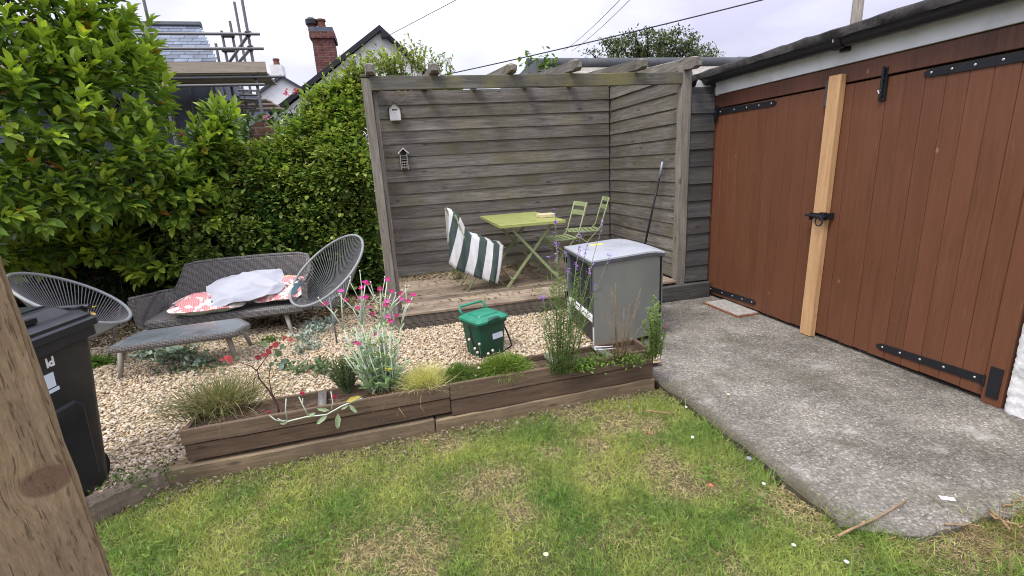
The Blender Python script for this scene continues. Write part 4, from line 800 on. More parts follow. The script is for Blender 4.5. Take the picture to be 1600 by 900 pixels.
# ------------------------------------------------------------------ rope chairs
def rope_chair(name, label, C, yaw, tilt, a, b, legs, drop=.30):
    C = Vector(C); fwd = Vector((math.sin(yaw), math.cos(yaw), 0)); u = Vector((math.cos(yaw), -math.sin(yaw), 0)); w = -fwd*math.cos(tilt)+Vector((0, 0, 1))*math.sin(tilt); nrm = u.cross(w)
    if nrm.dot(fwd+Vector((0, 0, 1))) < 0: nrm = -nrm
    t = thing(name, label, 'chair', (C.x, C.y, GRAV), 'grey corded basket chairs'); rim = lambda s, k=1.: C+u*a*k*math.cos(s)+w*b*k*math.sin(s)*(1+.05*math.sin(s))
    m = MB(); m.tube([rim(s) for s in np.linspace(0, 2*math.pi, 64, endpoint=False)], .0135, 8, closed=True); m.build('rim', M['rim'], t, smooth=True)
    sc_ = C-nrm*drop-w*b*.34; ring = lambda s: sc_+u*.10*math.cos(s)+w*.07*math.sin(s)
    m = MB(); m.tube([ring(s) for s in np.linspace(0, 2*math.pi, 28, endpoint=False)], .009, 6, closed=True); m.build('seat_ring', M['rim'], t, smooth=True)
    K = 92
    for k in range(K):
        s = 2*math.pi*(k+.5)/K; p, q = rim(s), ring(s); mid = (p+q)/2-nrm*.012; m = MB(); m.tube([p, mid, q], .0038, 4, cap=False); m.build('cord', M['rope'], t, smooth=True, fix=False)
    m = MB()
    for k in range(10): s = math.pi*k/10; m.tube([ring(s), ring(-s)], .004, 4)
    m.build('seat_web', M['rope'], t, smooth=True, fix=False)
    for top, foot in legs(rim, ring, C, u, w, fwd):
        m = MB(); m.tube([top, foot], .008, 7); m.build('leg', M['steel_tube'], t, smooth=True)
def chR(rim, ring, C, u, w, fwd):
    f1, f2 = Vector((*gz(459, 514, GRAV)[:2], GRAV)), Vector((*gz(527, 538, GRAV)[:2], GRAV)); bk = Vector((*(C-fwd*.42)[:2], GRAV))
    return [(rim(math.radians(215)), f2 if (rim(math.radians(215))-f2).length < (rim(math.radians(215))-f1).length else f1), (rim(math.radians(-35)), f1 if (rim(math.radians(-35))-f1).length < (rim(math.radians(-35))-f2).length else f2), (ring(math.radians(20)), bk+u*.18), (ring(math.radians(160)), bk-u*.18)]
rope_chair('rope_chair', 'grey corded basket chair tipped towards the sofa, beside the pergola post', (-.736, 4.87, .65), 4.034, .672, .405, .456, chR)
def chL(rim, ring, C, u, w, fwd):
    bk = Vector((*(C-fwd*.40)[:2], GRAV)); f = Vector((*gz(168, 566, GRAV)[:2], GRAV)); f2 = Vector((*(C+fwd*.32+u*.33)[:2], GRAV))
    A, B = rim(math.radians(215)), rim(math.radians(-35)); 
    if (A-f).length > (B-f).length: A, B = B, A
    g = f-u*2*(f-C).dot(u)
    return [(A, f), (B, Vector((g.x, g.y, GRAV))), (ring(math.radians(20)), bk+u*.18), (ring(math.radians(160)), bk-u*.18)]
rope_chair('rope_chair', 'grey corded basket chair behind the black wheelie bin', (-2.62, 4.46, .70), 1.50, .62, .345, .409, chL)
p = gy(139, 483, 4.28); tag(obj('fallen_leaf', leaves(np.array([p, p+Vector((.02, 0, .01)), p+Vector((-.015, 0, -.02))]), [(1, -.2, .4), (-.6, -.3, .2), (.8, -.4, -.3)], .075, .05, np.array([(.62, .48, .10), (.60, .30, .18), (.6, .42, .14)])), M['petal']), 'yellow and pink fallen leaf caught in the cords of the chair behind the bin', 'leaf')
# ------------------------------------------------------------------ wicker sofa
sf = thing('wicker_sofa', 'grey wicker two seat sofa with splayed legs against the climber', 'sofa', (-1.7, 5.1, GRAV))
def sofa():
    yf, yb, xl, xr = 4.90, 5.46, -2.36, -.99
    path = []                                                          # plan line of the shell with the height of its top
    xl = -2.43
    for k in np.linspace(0, 1, 7): path.append((xl+.03*k, yf+(yb-.09-yf)*k, .56-.06*k))
    path += [(xl+.04, yb-.04, .495), (xl+.07, yb, .49)]
    for k in np.linspace(0, 1, 6): path.append((xl+.09+.15*k, yb, .49+.245*k**1.3))
    for k in np.linspace(.12, .96, 12): path.append((xl+.22+(xr-xl-.28)*k, yb, .752+.012*math.sin(k*3)))
    path.append((xr-.03, yb-.03, .735)); path.append((xr, yb-.10, .66)); path.append((xr, yb-.2, .58)); path.append((xr, yf, .555))
    rings = []
    n = len(path)
    for i, (x, y, h) in enumerate(path):
        a, b = path[max(i-1, 0)], path[min(i+1, n-1)]; t = Vector((b[0]-a[0], b[1]-a[1], 0)).normalized(); o = Vector((-t.y, t.x, 0)); th = .028; z0 = .27
        P = Vector((x, y, 0)); lean = .05 if y > yb-.1 else .03
        rings.append([P+o*(-th)+Vector((0, 0, z0)), P+o*th+Vector((0, 0, z0)), P+o*(th+lean)+Vector((0, 0, h-.02)), P+o*lean+Vector((0, 0, h)), P+o*(lean-th)+Vector((0, 0, h-.015)), P+o*(-th*1.0+lean*.5)+Vector((0, 0, (h+z0)/2))])
    m = MB(); m.loft(rings); m.build('shell', M['wicker'], sf, angle=50)
    m = MB(); m.tube([r[3]+Vector((0, 0, .004)) for r in rings], .017, 7); m.build('rim_braid', M['wicker'], sf, smooth=True)
    bx('seat', ((xl+xr)/2+.02, (yf+yb)/2-.02, .295), (xr-xl-.03, yb-yf+.02, .085), M['wicker'], sf, bev=.02)
    for fx, fy, tx, ty in ((-2.27, 4.82, -2.2, 4.98), (-1.13, 4.84, -1.2, 4.98), (-2.27, 5.52, -2.2, 5.40), (-1.06, 5.52, -1.13, 5.40)):
        m = MB(); m.tube([(fx, fy, GRAV-.01), (tx, ty, .27)], [.016, .027], 10); m.build('leg', M['bone'], sf, smooth=True)
sofa()
def cushionmesh(w, d, h, seed, wr=.012, pw=2.6, nu=44, nv=72):
    r_ = np.random.default_rng(seed); V = []; ph = r_.uniform(0, 6, 8)
    for i in range(nu+1):
        for j in range(nv):
            phi = -math.pi/2+math.pi*i/nu; th = 2*math.pi*j/nv; f = lambda c, e: math.copysign(abs(c)**e, c)
            x = f(math.cos(phi), .8)*f(math.cos(th), .42)*w/2; y = f(math.cos(phi), .8)*f(math.sin(th), .42)*d/2; z = f(math.sin(phi), 1.15)*h/2*max(.12, 1-(abs(2*x/w)**pw)*.75)*max(.12, 1-(abs(2*y/d)**pw)*.75)
            k = wr*((1-abs(math.sin(5*x/w+ph[0]+3*y/d)))**2*1.2+(1-abs(math.sin(7*x/w-6*y/d+ph[1])))**3*.9+(1-abs(math.sin(10*y/d+5*x/w+ph[2]+1.5*math.sin(6*x/w))))**3*.7+math.sin(30*(x/w)*(y/d)+ph[3])*.25-.6); V.append((x, y, z+k*abs(math.cos(phi))**.2))
    F = [(i*nv+j, i*nv+(j+1) % nv, (i+1)*nv+(j+1) % nv, (i+1)*nv+j) for i in range(nu) for j in range(nv)]; return npmesh(np.array(V), np.array(F), None, True)
def floral():
    g = G('pink floral fabric', .85, .15); v = g.map((1, 1, 1)); a = g.noise(7, v, 3, .6, 1.5); b = g.vor(9, v, 'Distance'); st = N('ShaderNodeTexWave', g.nt); st.inputs['Scale'].default_value = 16; st.inputs['Distortion'].default_value = 6; g.L(v, st.inputs[0])
    c = g.mix(g.ramp(st.outputs['Fac'], [(.55, 0.), (.8, .45)]), (.60, .20, .21), (.72, .52, .48)); c = g.mix(g.ramp(a, [(.50, 0.), (.54, 1.)]), c, (.74, .70, .60)); c = g.mix(g.ramp(g.noise(6, g.map((1.3, 1, 1)), 2), [(.62, 0.), (.65, 1.)]), c, (.06, .11, .13))
    c = g.mix(g.ramp(g.noise(5, g.map((1, 1.7, 1)), 2), [(.64, 0.), (.67, 1.)]), c, (.55, .40, .12)); sp = N('ShaderNodeSeparateXYZ', g.nt); g.L(g.P, sp.inputs[0]); c = g.mix(g.ramp(sp.outputs[2], [(.478, 1.), (.482, 0.)]) if False else g.ramp(g.math('ADD', g.math('MULTIPLY', sp.outputs[2], 8.), .5), [(.40, 1.), (.42, 0.)]), c, g.ramp(st.outputs['Fac'], [(.3, (.52, .58, .52)), (.7, (.36, .45, .42))])); g.col(c); g.bump(g.noise(220, None, 2), .2, .002); return g.m
M['floral'] = floral(); M['cotton'] = plain('white cotton', (.43, .44, .48), .85, .15, var=.04, bump=.1)
c1 = obj('floral_cushion', cushionmesh(.66, .46, .19, 3), M['floral'], None, (-1.86, 5.02, .425), Euler((.10, .03, .12))); tag(c1, 'pink floral cushion with pale green underside lying on the left of the sofa seat', 'cushion')
c2 = obj('floral_cushion', cushionmesh(.50, .46, .20, 5), M['floral'], None, (-1.22, 5.12, .47), Euler((.30, -.05, -.1))); tag(c2, 'pink floral cushion half under the white pillow beside the corded chair', 'cushion')
c3 = obj('white_pillow', cushionmesh(.70, .46, .20, 9, .020), M['cotton'], None, (-1.52, 5.06, .54), Euler((.42, -.10, .22))); tag(c3, 'crumpled white pillow lying on top of the pink cushions', 'pillow')
# ------------------------------------------------------------------ low glass topped wicker table
lt_ = thing('low_table', 'low wicker garden table with grey glass top in front of the sofa', 'table', (-1.75, 4.25, GRAV))
def lowtable():
    zt = .365; q = [gz(160, 546, zt), gz(372, 518, zt), gz(393, 505, zt), gz(375, 496, zt), gz(240, 514, zt), gz(214, 518, zt)]
    q = [Vector(p) for p in q]; c = sum(q, Vector())/6
    def rounded(k, z, f=.0):
        P = []; n = len(q)
        for i in range(n):
            a, b, d = q[i-1], q[i], q[(i+1) % n]; r = min(.05, (a-b).length*.3, (d-b).length*.3)
            s, e = b+(a-b).normalized()*r, b+(d-b).normalized()*r
            for t in (0., 1/3, 2/3, 1.): P.append(s*((1-t)**2)+b*(2*t*(1-t))+e*(t*t))
        return [Vector((c.x+(p.x-c.x)*k, c.y+(p.y-c.y)*k, z)) for p in P]
    m = MB(); m.loft([rounded(.90, zt-.055), rounded(.985, zt-.045), rounded(1.0, zt-.02), rounded(.99, zt-.002), rounded(.93, zt), rounded(.925, zt-.012)]); m.build('wicker_frame', M['wicker'], lt_, angle=60)
    g = G('dusty grey glass', .14, .5); nn = g.noise(6, None, 6, .65); g.col(g.ramp(nn, [(.35, (.105, .12, .13)), (.7, (.155, .172, .18))])); g.rough(g.ramp(nn, [(.35, .10), (.75, .42)]))
    m = MB(); m.loft([rounded(.922, zt-.011), rounded(.922, zt+.001)]); m.build('glass_top', g.m, lt_)
    for px, py, tx, ty in ((188, 594, 190, 540), (371, 565, 350, 515), (393, 542, 375, 500), (232, 560, 238, 520)):
        f = gz(px, py, GRAV-.01); s = gz(tx, ty, zt-.05); s = Vector((f.x+(c.x-f.x)*.12, f.y+(c.y-f.y)*.15, zt-.05)); m = MB(); m.tube([f, s], [.016, .026], 10); m.build('leg', M['bone'], lt_, smooth=True)
lowtable()
# ------------------------------------------------------------------ black wheelie bin
wb = thing('wheelie_bin', 'black wheelie bin with a white sticker, half behind the wooden post', 'bin', (-1.89, 2.51, GRAV-.03), None, math.radians(-11))
def rrect(hx, hy, r, z, n=5, dx=0, dy=0):
    return [Vector((dx+sx*(hx-r)+r*math.cos(a+o), dy+sy*(hy-r)+r*math.sin(a+o), z)) for sx, sy, o in ((1, 1, 0), (-1, 1, math.pi/2), (-1, -1, math.pi), (1, -1, 1.5*math.pi)) for a in np.linspace(0, math.pi/2, n)]
BB = Vector((0, 0, 0))
def local(parent, m, name, mat, **k):
    o = obj(name, m.mesh(**k), mat); o.parent = parent; return o
m = MB(); m.loft([rrect(.195, .215, .05, .02), rrect(.21, .23, .06, .05), rrect(.262, .288, .05, .80), rrect(.262, .288, .05, .815), rrect(.285, .31, .04, .82), rrect(.285, .31, .04, .87)]); bdy = local(wb, m, 'body', M['blackbin'], angle=35)
m = MB()
def sidept(y, z, off): return (.21+(z-.05)/.75*.052+off, y, z)
m.add([sidept(y, z, o) for y, z, o in ((-.10, .10, .0005), (-.10, .50, .0005), (-.05, .545, .0005), (.10, .545, .0005), (.15, .50, .0005), (.15, .10, .0005), (-.085, .115, .009), (-.085, .495, .009), (-.045, .53, .009), (.095, .53, .009), (.135, .495, .009), (.135, .115, .009))], [(6, 7, 8, 9, 10, 11)]+[(i, (i+1) % 6, 6+(i+1) % 6, 6+i) for i in range(6)]); local(wb, m, 'side_rib', M['blackbin'])
m = MB(); m.loft([rrect(.292, .318, .035, .868), rrect(.297, .323, .035, .872), rrect(.297, .323, .035, .905), rrect(.285, .310, .04, .915), rrect(.285, .310, .04, .93), rrect(.272, .297, .04, .937), rrect(.262, .285, .04, .952), rrect(.24, .262, .05, .957), rrect(.212, .235, .06, .99), rrect(.20, .222, .06, .997)]); lid = local(wb, m, 'lid', M['blackbin'], angle=30)
m = MB(); m.box(.195, .246, -.16, .05, .962, .984); local(lid, m, 'grip_recess', M['rubber'])
m = MB(); m.box(-.16, .16, .06, .075, .996, 1.003); m.box(-.17, -.155, -.18, .2, .996, 1.003); m.box(.145, .16, -.18, .2, .996, 1.003); local(lid, m, 'lid_ridge', M['blackbin'], bevel=.003)
m = MB(); m.tube([(-.24, .345, .95), (.24, .345, .95)], .014, 10)
for x in (-.2, -.07, .07, .2): m.box(x-.015, x+.015, .29, .355, .925, .96)
local(wb, m, 'handle', M['blackbin'], angle=40)
for sx in (-1, 1):
    m = MB(); m.tube([(sx*.14, .150, .115), (sx*.19, .150, .115)], .10, 22); wh = local(wb, m, 'wheel', M['rubber'], angle=40)
    m = MB(); m.tube([(sx*.1905, .150, .115), (sx*.195, .150, .115)], [.055, .05], 16); local(wh, m, 'hub', M['blackbin'], angle=40)
LETY = .052
def sideplace(o, y, z, turn=0):                       # sit flat on the leaning side of the bin
    lean = math.atan2(.052, .75); e1 = Vector((0, 1, 0)); e2 = Vector((math.sin(lean), 0, math.cos(lean))); nn = e1.cross(e2); mm = Matrix((e1, e2, nn)).transposed().to_4x4()
    if turn: mm = mm @ Matrix.Rotation(turn, 4, 'Z')
    mm.translation = Vector(sidept(y, z, .0)) + nn*.0015; o.parent = wb; o.matrix_basis = mm
m = MB(); m.box(-.075, .012, -.035, .035, 0, .001); st = obj('sticker', m.mesh(), M['label']); sideplace(st, .02, .69)
m = MB(); m.box(-.075, .02, -.009, .009, 0, .001); st = obj('sticker', m.mesh(), M['label']); sideplace(st, .024, .640)
tcv = bpy.data.curves.new('letters', 'FONT'); tcv.body = 'Pl'; tcv.size = .062; tcv.extrude = .0008; tcv.align_x = 'LEFT'; tcv.offset = .002
tmp = bpy.data.objects.new('tmp', tcv); COL.objects.link(tmp); tme = bpy.data.meshes.new_from_object(tmp.evaluated_get(bpy.context.evaluated_depsgraph_get())); bpy.data.objects.remove(tmp)
st = obj('lettering', tme, M['white']); sideplace(st, LETY, .795, math.pi)
# ------------------------------------------------------------------ near wooden post
fp = Vector((*(ray(93, 645).to_2d()), 0)).normalized()*.72; nrm = fp.normalized(); sd_ = Vector((nrm.y, -nrm.x, 0))
w = .15; ctr = fp-sd_*(w/2)+nrm*(.05+.002)
pm = Matrix.LocRotScale(Vector((ctr.x, ctr.y, .90)), Euler((0, -.010, math.atan2(sd_.y, sd_.x))), None); d0 = ray(72, 752); kc = CC+d0*((fp-CC).dot(nrm)/d0.dot(nrm)); kl = pm.inverted() @ kc; M['fencepost'] = postmat(tuple(kl))
po = obj('gate_post', boxmesh(w, .10, 2.1, .004, 2, .0014, 40, 2), M['fencepost'], None, (ctr.x, ctr.y, .90), Euler((0, -.010, math.atan2(sd_.y, sd_.x)))); tag(po, 'rough sawn brown timber post close at hand on the left', 'post')
# ------------------------------------------------------------------ appliance carcass
fr = thing('appliance', 'grey metal appliance carcass with its front open and pale top', 'appliance', (1.8, 3.8, 0))
def fridge():
    Nn, Ll, Rr = Vector((1.447, 3.372, 0)), Vector((1.492, 4.09, 0)), Vector((2.172, 3.54, 0)); Bk = Ll+(Rr-Nn)*.985+Vector((.0, .02, 0)); zt, z0 = .80, .045
    ex = (Rr-Nn).normalized(); ey = (Ll-Nn).normalized(); up = Vector((0, 0, 1)); wd = (Rr-Nn).length
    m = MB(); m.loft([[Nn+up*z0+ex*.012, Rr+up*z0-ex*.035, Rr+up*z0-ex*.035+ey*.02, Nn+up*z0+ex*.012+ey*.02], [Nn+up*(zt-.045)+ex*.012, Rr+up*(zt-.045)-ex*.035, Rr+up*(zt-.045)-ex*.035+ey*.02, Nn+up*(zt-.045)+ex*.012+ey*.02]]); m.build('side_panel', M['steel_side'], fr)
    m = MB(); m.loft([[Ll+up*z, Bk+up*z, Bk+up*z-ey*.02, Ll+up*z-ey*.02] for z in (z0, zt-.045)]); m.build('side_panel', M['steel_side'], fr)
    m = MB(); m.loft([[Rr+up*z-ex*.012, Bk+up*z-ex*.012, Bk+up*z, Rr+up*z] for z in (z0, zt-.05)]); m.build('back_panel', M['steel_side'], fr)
    m = MB(); m.loft([[Rr+up*z-ex*.033, Rr+up*z-ex*.014, Rr+up*z-ex*.014+ey*.02, Rr+up*z-ex*.033+ey*.02] for z in (z0, zt-.05)]); m.build('corner_gap', M['rubber'], fr)
    def ring(k, z0_, z1_):      # top, bowed down towards the back
        P = []
        for t in np.linspace(0, 1, 9): P.append(Nn.lerp(Rr, t)+up*(z1_-.05*max(0, t-.75)**2*8)-ey*k+(ex*k*(2*t-1)))
        for t in np.linspace(0, 1, 9): P.append(Rr.lerp(Bk, t)+ex*k*(1+0)+ex*.03*math.sin(math.pi*t)+up*(z1_-.05*.0625*8)+ey*k*(2*t-1))
        for t in np.linspace(1, 0, 9): P.append(Ll.lerp(Bk, t)+up*(z1_-.05*max(0, t-.75)**2*8)+ey*k+(ex*k*(2*t-1)))
        return P
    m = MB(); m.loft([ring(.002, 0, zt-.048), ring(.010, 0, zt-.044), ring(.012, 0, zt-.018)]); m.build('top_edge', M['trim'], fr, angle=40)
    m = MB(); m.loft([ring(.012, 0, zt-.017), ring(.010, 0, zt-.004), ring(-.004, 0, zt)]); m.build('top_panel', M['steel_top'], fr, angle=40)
    m = MB(); m.loft([[Nn+up*z+ex*.03+ey*.03, Ll+up*z+ex*.03-ey*.03, Ll+up*z+ex*.06-ey*.03, Nn+up*z+ex*.06+ey*.03] for z in (z0+.05, zt-.06)]); m.build('inner_liner', M['dark_in'], fr)
    for k in range(7):
        a = Nn+ey*(.09+.09*k)+ex*.026; m = MB(); m.loft([[a+up*z, a+up*z+ey*.02, a+up*z+ey*.02+ex*.006, a+up*z+ex*.006] for z in (.25, zt-.09)]); m.build('inner_rib', M['trim'] if k % 3 == 0 else M['dark_in'], fr)
    for nm, A, mt, wdt in (('hinge_edge', Ll, 'alu', .045), ('hinge_edge', Nn, 'trim', .009)):
        s = -1 if A is Ll else 1
        m = MB(); m.loft([[A+up*z, A+ey*s*wdt+up*z, A+ey*s*wdt+ex*.03+up*z, A+ex*.012+up*z] for z in (.36 if A is Ll else .245, zt-.05)]); m.build('front_edge', M[mt], fr)
        m = MB(); m.loft([[A+up*z, A+ey*s*wdt*.8+up*z, A+ey*s*wdt*.8+ex*.03+up*z, A+ex*.012+up*z] for z in (z0, .355 if A is Ll else .24)]); m.build('front_edge', M['white'], fr)
    for z in (.68, .35): m = MB(); q = Ll-ey*.03-ex*.012+up*z; m.tube([q-up*.025, q+up*.025], .016, 10); m.build('door_hinge', M['rubber'], fr, angle=40)
    m = MB(); m.loft([[Nn.lerp(Ll, t)+up*(.30-.0*t+dz)+ex*o for dz, o in ((-.022, .0), (.022, .0), (.022, .03), (-.022, .03))] for t in (.02, .9)]); m.build('cross_bar', M['white'], fr)
    c = gz(932, 382, zt+.001); m = MB(); M3 = Matrix.Rotation(.1, 4, 'Z'); M3.translation = Vector((c.x, c.y, zt)); m.box(-.065, .065, -.017, .017, .0, .003, M3); m.build('yellow_tape', M['yellow'], fr)
fridge()
m = MB(); a, b = gz(930, 547, .275), gz(962, 545, .275)
for k, (dz, dy) in enumerate(((0, 0), (.008, .03), (.0, .055))): m.tube([Vector(a)+Vector((.01*k, dy, dz)), Vector(b)+Vector((-.01*k, dy*.8, dz+.004))], .004, 5)
m.tube([Vector(a), Vector(a)+Vector((.02, .055, 0))], .004, 5); o = m.build('wire_tray', M['white'], None, 'c', smooth=True); tag(o, 'small white wire rack piece lying among the planter herbs', 'rack')
# ------------------------------------------------------------------ green food caddy
cad = thing('food_caddy', 'green food waste caddy with white label standing on the gravel', 'caddy', (.60, 3.66, GRAV), None, math.radians(26))
def caddy():
    m = MB(); m.loft([rrect(.118, .104, .03, 0), rrect(.122, .108, .03, .02), rrect(.138, .128, .03, .27), rrect(.15, .14, .03, .275), rrect(.15, .14, .03, .30)]); local(cad, m, 'body', M['green_body'], angle=40)
    m = MB(); m.loft([rrect(.153, .143, .03, .298), rrect(.158, .15, .03, .303), rrect(.158, .15, .03, .318), rrect(.148, .138, .04, .33), rrect(.125, .115, .04, .342), rrect(.10, .085, .03, .343), rrect(.095, .08, .03, .352), rrect(.0902, .075, .03, .354)]); ld = local(cad, m, 'lid', M['green_lid'], angle=35)
    m = MB(); m.loft([[(x, -.150-.012*(1-(x/.07)**2), .30), (x, -.150-.012*(1-(x/.07)**2), .316+.016*(1-(x/.07)**2)), (x, -.13, .332+.006*(1-(x/.07)**2)), (x, -.13, .30)] for x in np.linspace(-.065, .065, 9)]); local(ld, m, 'lid_catch', M['green_body'], angle=40)
    m = MB(); P = [(-.12, .11, .325), (-.125, .15, .372), (-.11, .165, .392), (.11, .165, .392), (.125, .15, .372), (.12, .11, .325)]; m.tube(P, .011, 8); local(cad, m, 'lid_handle', M['green_lid'], smooth=True)
    m = MB(); m.tube([(.150, -.0, .28), (.175, -.05, .20), (.185, -.09, .11), (.165, -.15, .05), (.06, -.165, .03), (-.06, -.165, .03), (-.15, -.15, .05), (-.168, -.09, .11), (-.165, -.05, .19), (-.150, 0, .28)], .007, 6); local(cad, m, 'carry_handle', M['rubber'], smooth=True)
    ln = math.atan2(.020, .25); Mx = Matrix.Translation((.045, -.1215, .175)) @ Matrix.Rotation(-ln, 4, 'X')
    m = MB(); m.box(-.052, .052, -.0015, 0, -.032, .030, Mx); local(cad, m, 'label', M['label']); m = MB(); m.box(-.050, .050, -.0025, -.0016, .017, .029, Mx); m.box(-.052, .0, -.0012, 0, -.052, -.044, Mx); local(cad, m, 'label_print', M['labelband'])
caddy()
# ------------------------------------------------------------------ folding metal table, chairs and striped cover on the deck
bt = thing('folding_table', 'lime green folding metal table with crossed sage legs on the deck', 'table', (1.42, 5.4, DECK))
def table():
    zt = .947; q = [gz(780.5, 353, zt), gz(883, 343, zt), gz(836, 330.5, zt), gz(750, 337, zt)]; x0 = (q[0].x+q[3].x)/2; x1 = (q[1].x+q[2].x)/2; y0 = (q[0].y+q[1].y)/2; y1 = min((q[2].y+q[3].y)/2, 6.05)
    bx('table_top', ((x0+x1)/2, (y0+y1)/2, zt-.006), (x1-x0, y1-y0, .012), M['lime'], bt, bev=.003)
    for yy in (y0+.006, y1-.006): bx('rim', ((x0+x1)/2, yy, zt-.019), (x1-x0-.006, .010, .028), M['lime'], bt, bev=.002)
    for xx in (x0+.006, x1-.006): bx('rim', (xx, (y0+y1)/2, zt-.019), (.010, y1-y0-.03, .028), M['lime'], bt, bev=.002)
    def leg(xa, xb, y, nm='leg'):
        A, B = Vector((xa, y, zt-.03)), Vector((xb, y, DECK+.002)); d = (B-A).normalized(); s = Vector((0, .009, 0)); n_ = d.cross(Vector((0, 1, 0)))*.014; m = MB(); m.loft([[P-s-n_, P+s-n_, P+s+n_, P-s+n_] for P in (A, B)]); m.build(nm, M['sage'], bt)
    ya = y0+.12; leg(x0+.13, x1-.02, ya); leg(x1-.10, x0+.08, ya+.03); yb_ = y1-.14; leg(x0+.13, x1-.02, yb_); leg(x1-.10, x0+.08, yb_-.03)
    for z, x in ((.30, x0+.14), (.30, x1-.07)): m = MB(); m.tube([(x, ya, z+.02), (x, yb_, z+.02)], .008, 6); m.build('stretcher', M['sage'], bt, smooth=True)
    m = MB(); m.tube([(x0+.13, ya, zt-.045), (x0+.13, yb_, zt-.045)], .008, 6); m.build('stretcher', M['sage'], bt, smooth=True)
    p = gz(860, 338, zt); tr = bx('plastic_tray', (x1-.10, p.y-.05, zt+.022), (.19, .15, .042), M['beige'], None, bev=.006); tag(tr, 'small beige plastic tray standing on the lime green table', 'tray')
table()
def folding_chair(label):
    t = thing('folding_chair', label, 'chair', (0, 0, 0), 'sage green folding chairs')
    # faces -x, seat 0.45 high, back at +x
    for k in range(7): 
        x = -.20+.062*k; o = bx('seat_slat', (x, 0, .452-.012*math.sin(k/6*math.pi)), (.045, .38, .008), M['sage'], None, bev=.002); o.parent = t
    for s in (-1, 1):
        y = s*.175
        m = MB(); m.tube([(-.20, y, .005), (.02, y, .30), (.20, y, .50), (.31, y, .86)], .0095, 6); o = m.build('back_leg', M['sage'], None, smooth=True); o.parent = t
        m = MB(); m.tube([(.24, y*.9, .005), (.02, y*.9, .30), (-.19, y*.9, .44)], .0095, 6); o = m.build('front_leg', M['sage'], None, smooth=True); o.parent = t
        m = MB(); m.tube([(-.21, y, .445), (.19, y, .445)], .008, 6); o = m.build('seat_rail', M['sage'], None, smooth=True); o.parent = t
    for z, h in ((.835, .05), (.735, .055)):
        x = .31-(.86-z)*.305; m = MB(); m.loft([[(x+.018*(1-(2*y/.36)**2)-.004, y, z-h/2), (x+.018*(1-(2*y/.36)**2)+.004, y, z-h/2), (x+.015+.018*(1-(2*y/.36)**2)+.004, y, z+h/2), (x+.015+.018*(1-(2*y/.36)**2)-.004, y, z+h/2)] for y in np.linspace(-.19, .19, 7)]); o = m.build('back_slat', M['sage'], None, angle=40); o.parent = t
    for x, z in ((-.15, .07), (.2, .06)): m = MB(); m.tube([(x, -.175, z), (x, .175, z)], .007, 6); o = m.build('stretcher', M['sage'], None, smooth=True); o.parent = t
    return t
fc = folding_chair('sage green slatted folding chair drawn up to the right end of the lime table'); fc.location = (1.88, 5.42, DECK); fc.rotation_euler.z = .04
dup(fc, (2.42, 5.92, DECK), -.22, 'sage green folding chair furthest back, near the corner of the boarded walls')
dup(fc, (.90, 5.24, DECK), math.pi+.10, 'folding chair on the left of the table, hidden under the striped cover')
def stripes():
    g = G('green and white striped cloth', .85, .15); uv = N('ShaderNodeUVMap', g.nt); sp = N('ShaderNodeSeparateXYZ', g.nt); g.L(uv.outputs[0], sp.inputs[0]); f = g.math('FRACT', g.math('MULTIPLY', g.math('ADD', sp.outputs[0], 1.28), 3.17)); s = g.ramp(f, [(.495, 0.), (.505, 1.)])
    d = g.noise(14, None, 5, .65); c = g.mix(s, g.ramp(d, [(.3, (.66, .66, .64)), (.75, (.78, .78, .77))]), g.ramp(d, [(.3, (.058, .085, .074)), (.75, (.09, .122, .105))])); g.col(c).bump(g.noise(25, None, 3), .15, .01); return g.m
def cover():
    K = 1.0; Yn = 5.03
    top = [(701, 329), (707, 331), (714, 334), (720, 341), (725, 352), (731, 364), (740, 369), (752, 372), (764, 377), (775, 382), (787, 383)]
    bot = [(702, 413), (709, 418), (717, 423), (726, 427), (735, 430), (743, 433), (752, 436), (759, 439), (766, 441), (772, 443), (778, 444)]
    U = 44; V1, V2, V3 = 14, 12, 8; tt = np.linspace(0, 1, 11); P = []; Uv = []
    ti = np.linspace(0, 1, U); T = [np.interp(ti, tt, [q[k] for q in top]) for k in (0, 1)]; B = [np.interp(ti, tt, [q[k] for q in bot]) for k in (0, 1)]
    for j in range(V1+V2+V3):
        row = []
        for i in range(U):
            s = ti[i]; a = gy(T[0][i], T[1][i], Yn+.04); b = gy(B[0][i], B[1][i], Yn-.02); fold = .014*math.sin(s*19+1)+.008*math.sin(s*41)
            if j < V1: t = j/(V1-1); p = b.lerp(a, t); p.y += fold*(1-t)-.03*math.sin(t*math.pi)
            elif j < V1+V2: t = (j-V1+1)/V2; p = a+Vector((0, .40*t, .012*math.sin(math.pi*t)-.006*math.sin(3*math.pi*t)))
            else: t = (j-V1-V2+1)/V3; p = a+Vector((0, .40+.03*t+fold*t, -(.10+.12*(1-s))*t*2))
            row.append(p); 
        P.append(row)
    m = MB(); m.grid(P); me = m.mesh(smooth=True); uvl = me.uv_layers.new(name='UVMap'); 
    for lp in me.loops: 
        s = ti[lp.vertex_index % U]; t = min(1., (lp.vertex_index//U)/(V1-1)); uvl.data[lp.index].uv = (s*(1-t)+t*float(np.interp(s, (0, .35, .6, .8, .95, 1), (-.3, .066, .33, .645, .93, 1))), 0)
    o = obj('striped_cover', me, stripes()); so_ = o.modifiers.new('thickness', 'SOLIDIFY'); so_.thickness = .004; tag(o, 'green and white striped cloth draped over the folding chair left of the table', 'cloth')
cover()
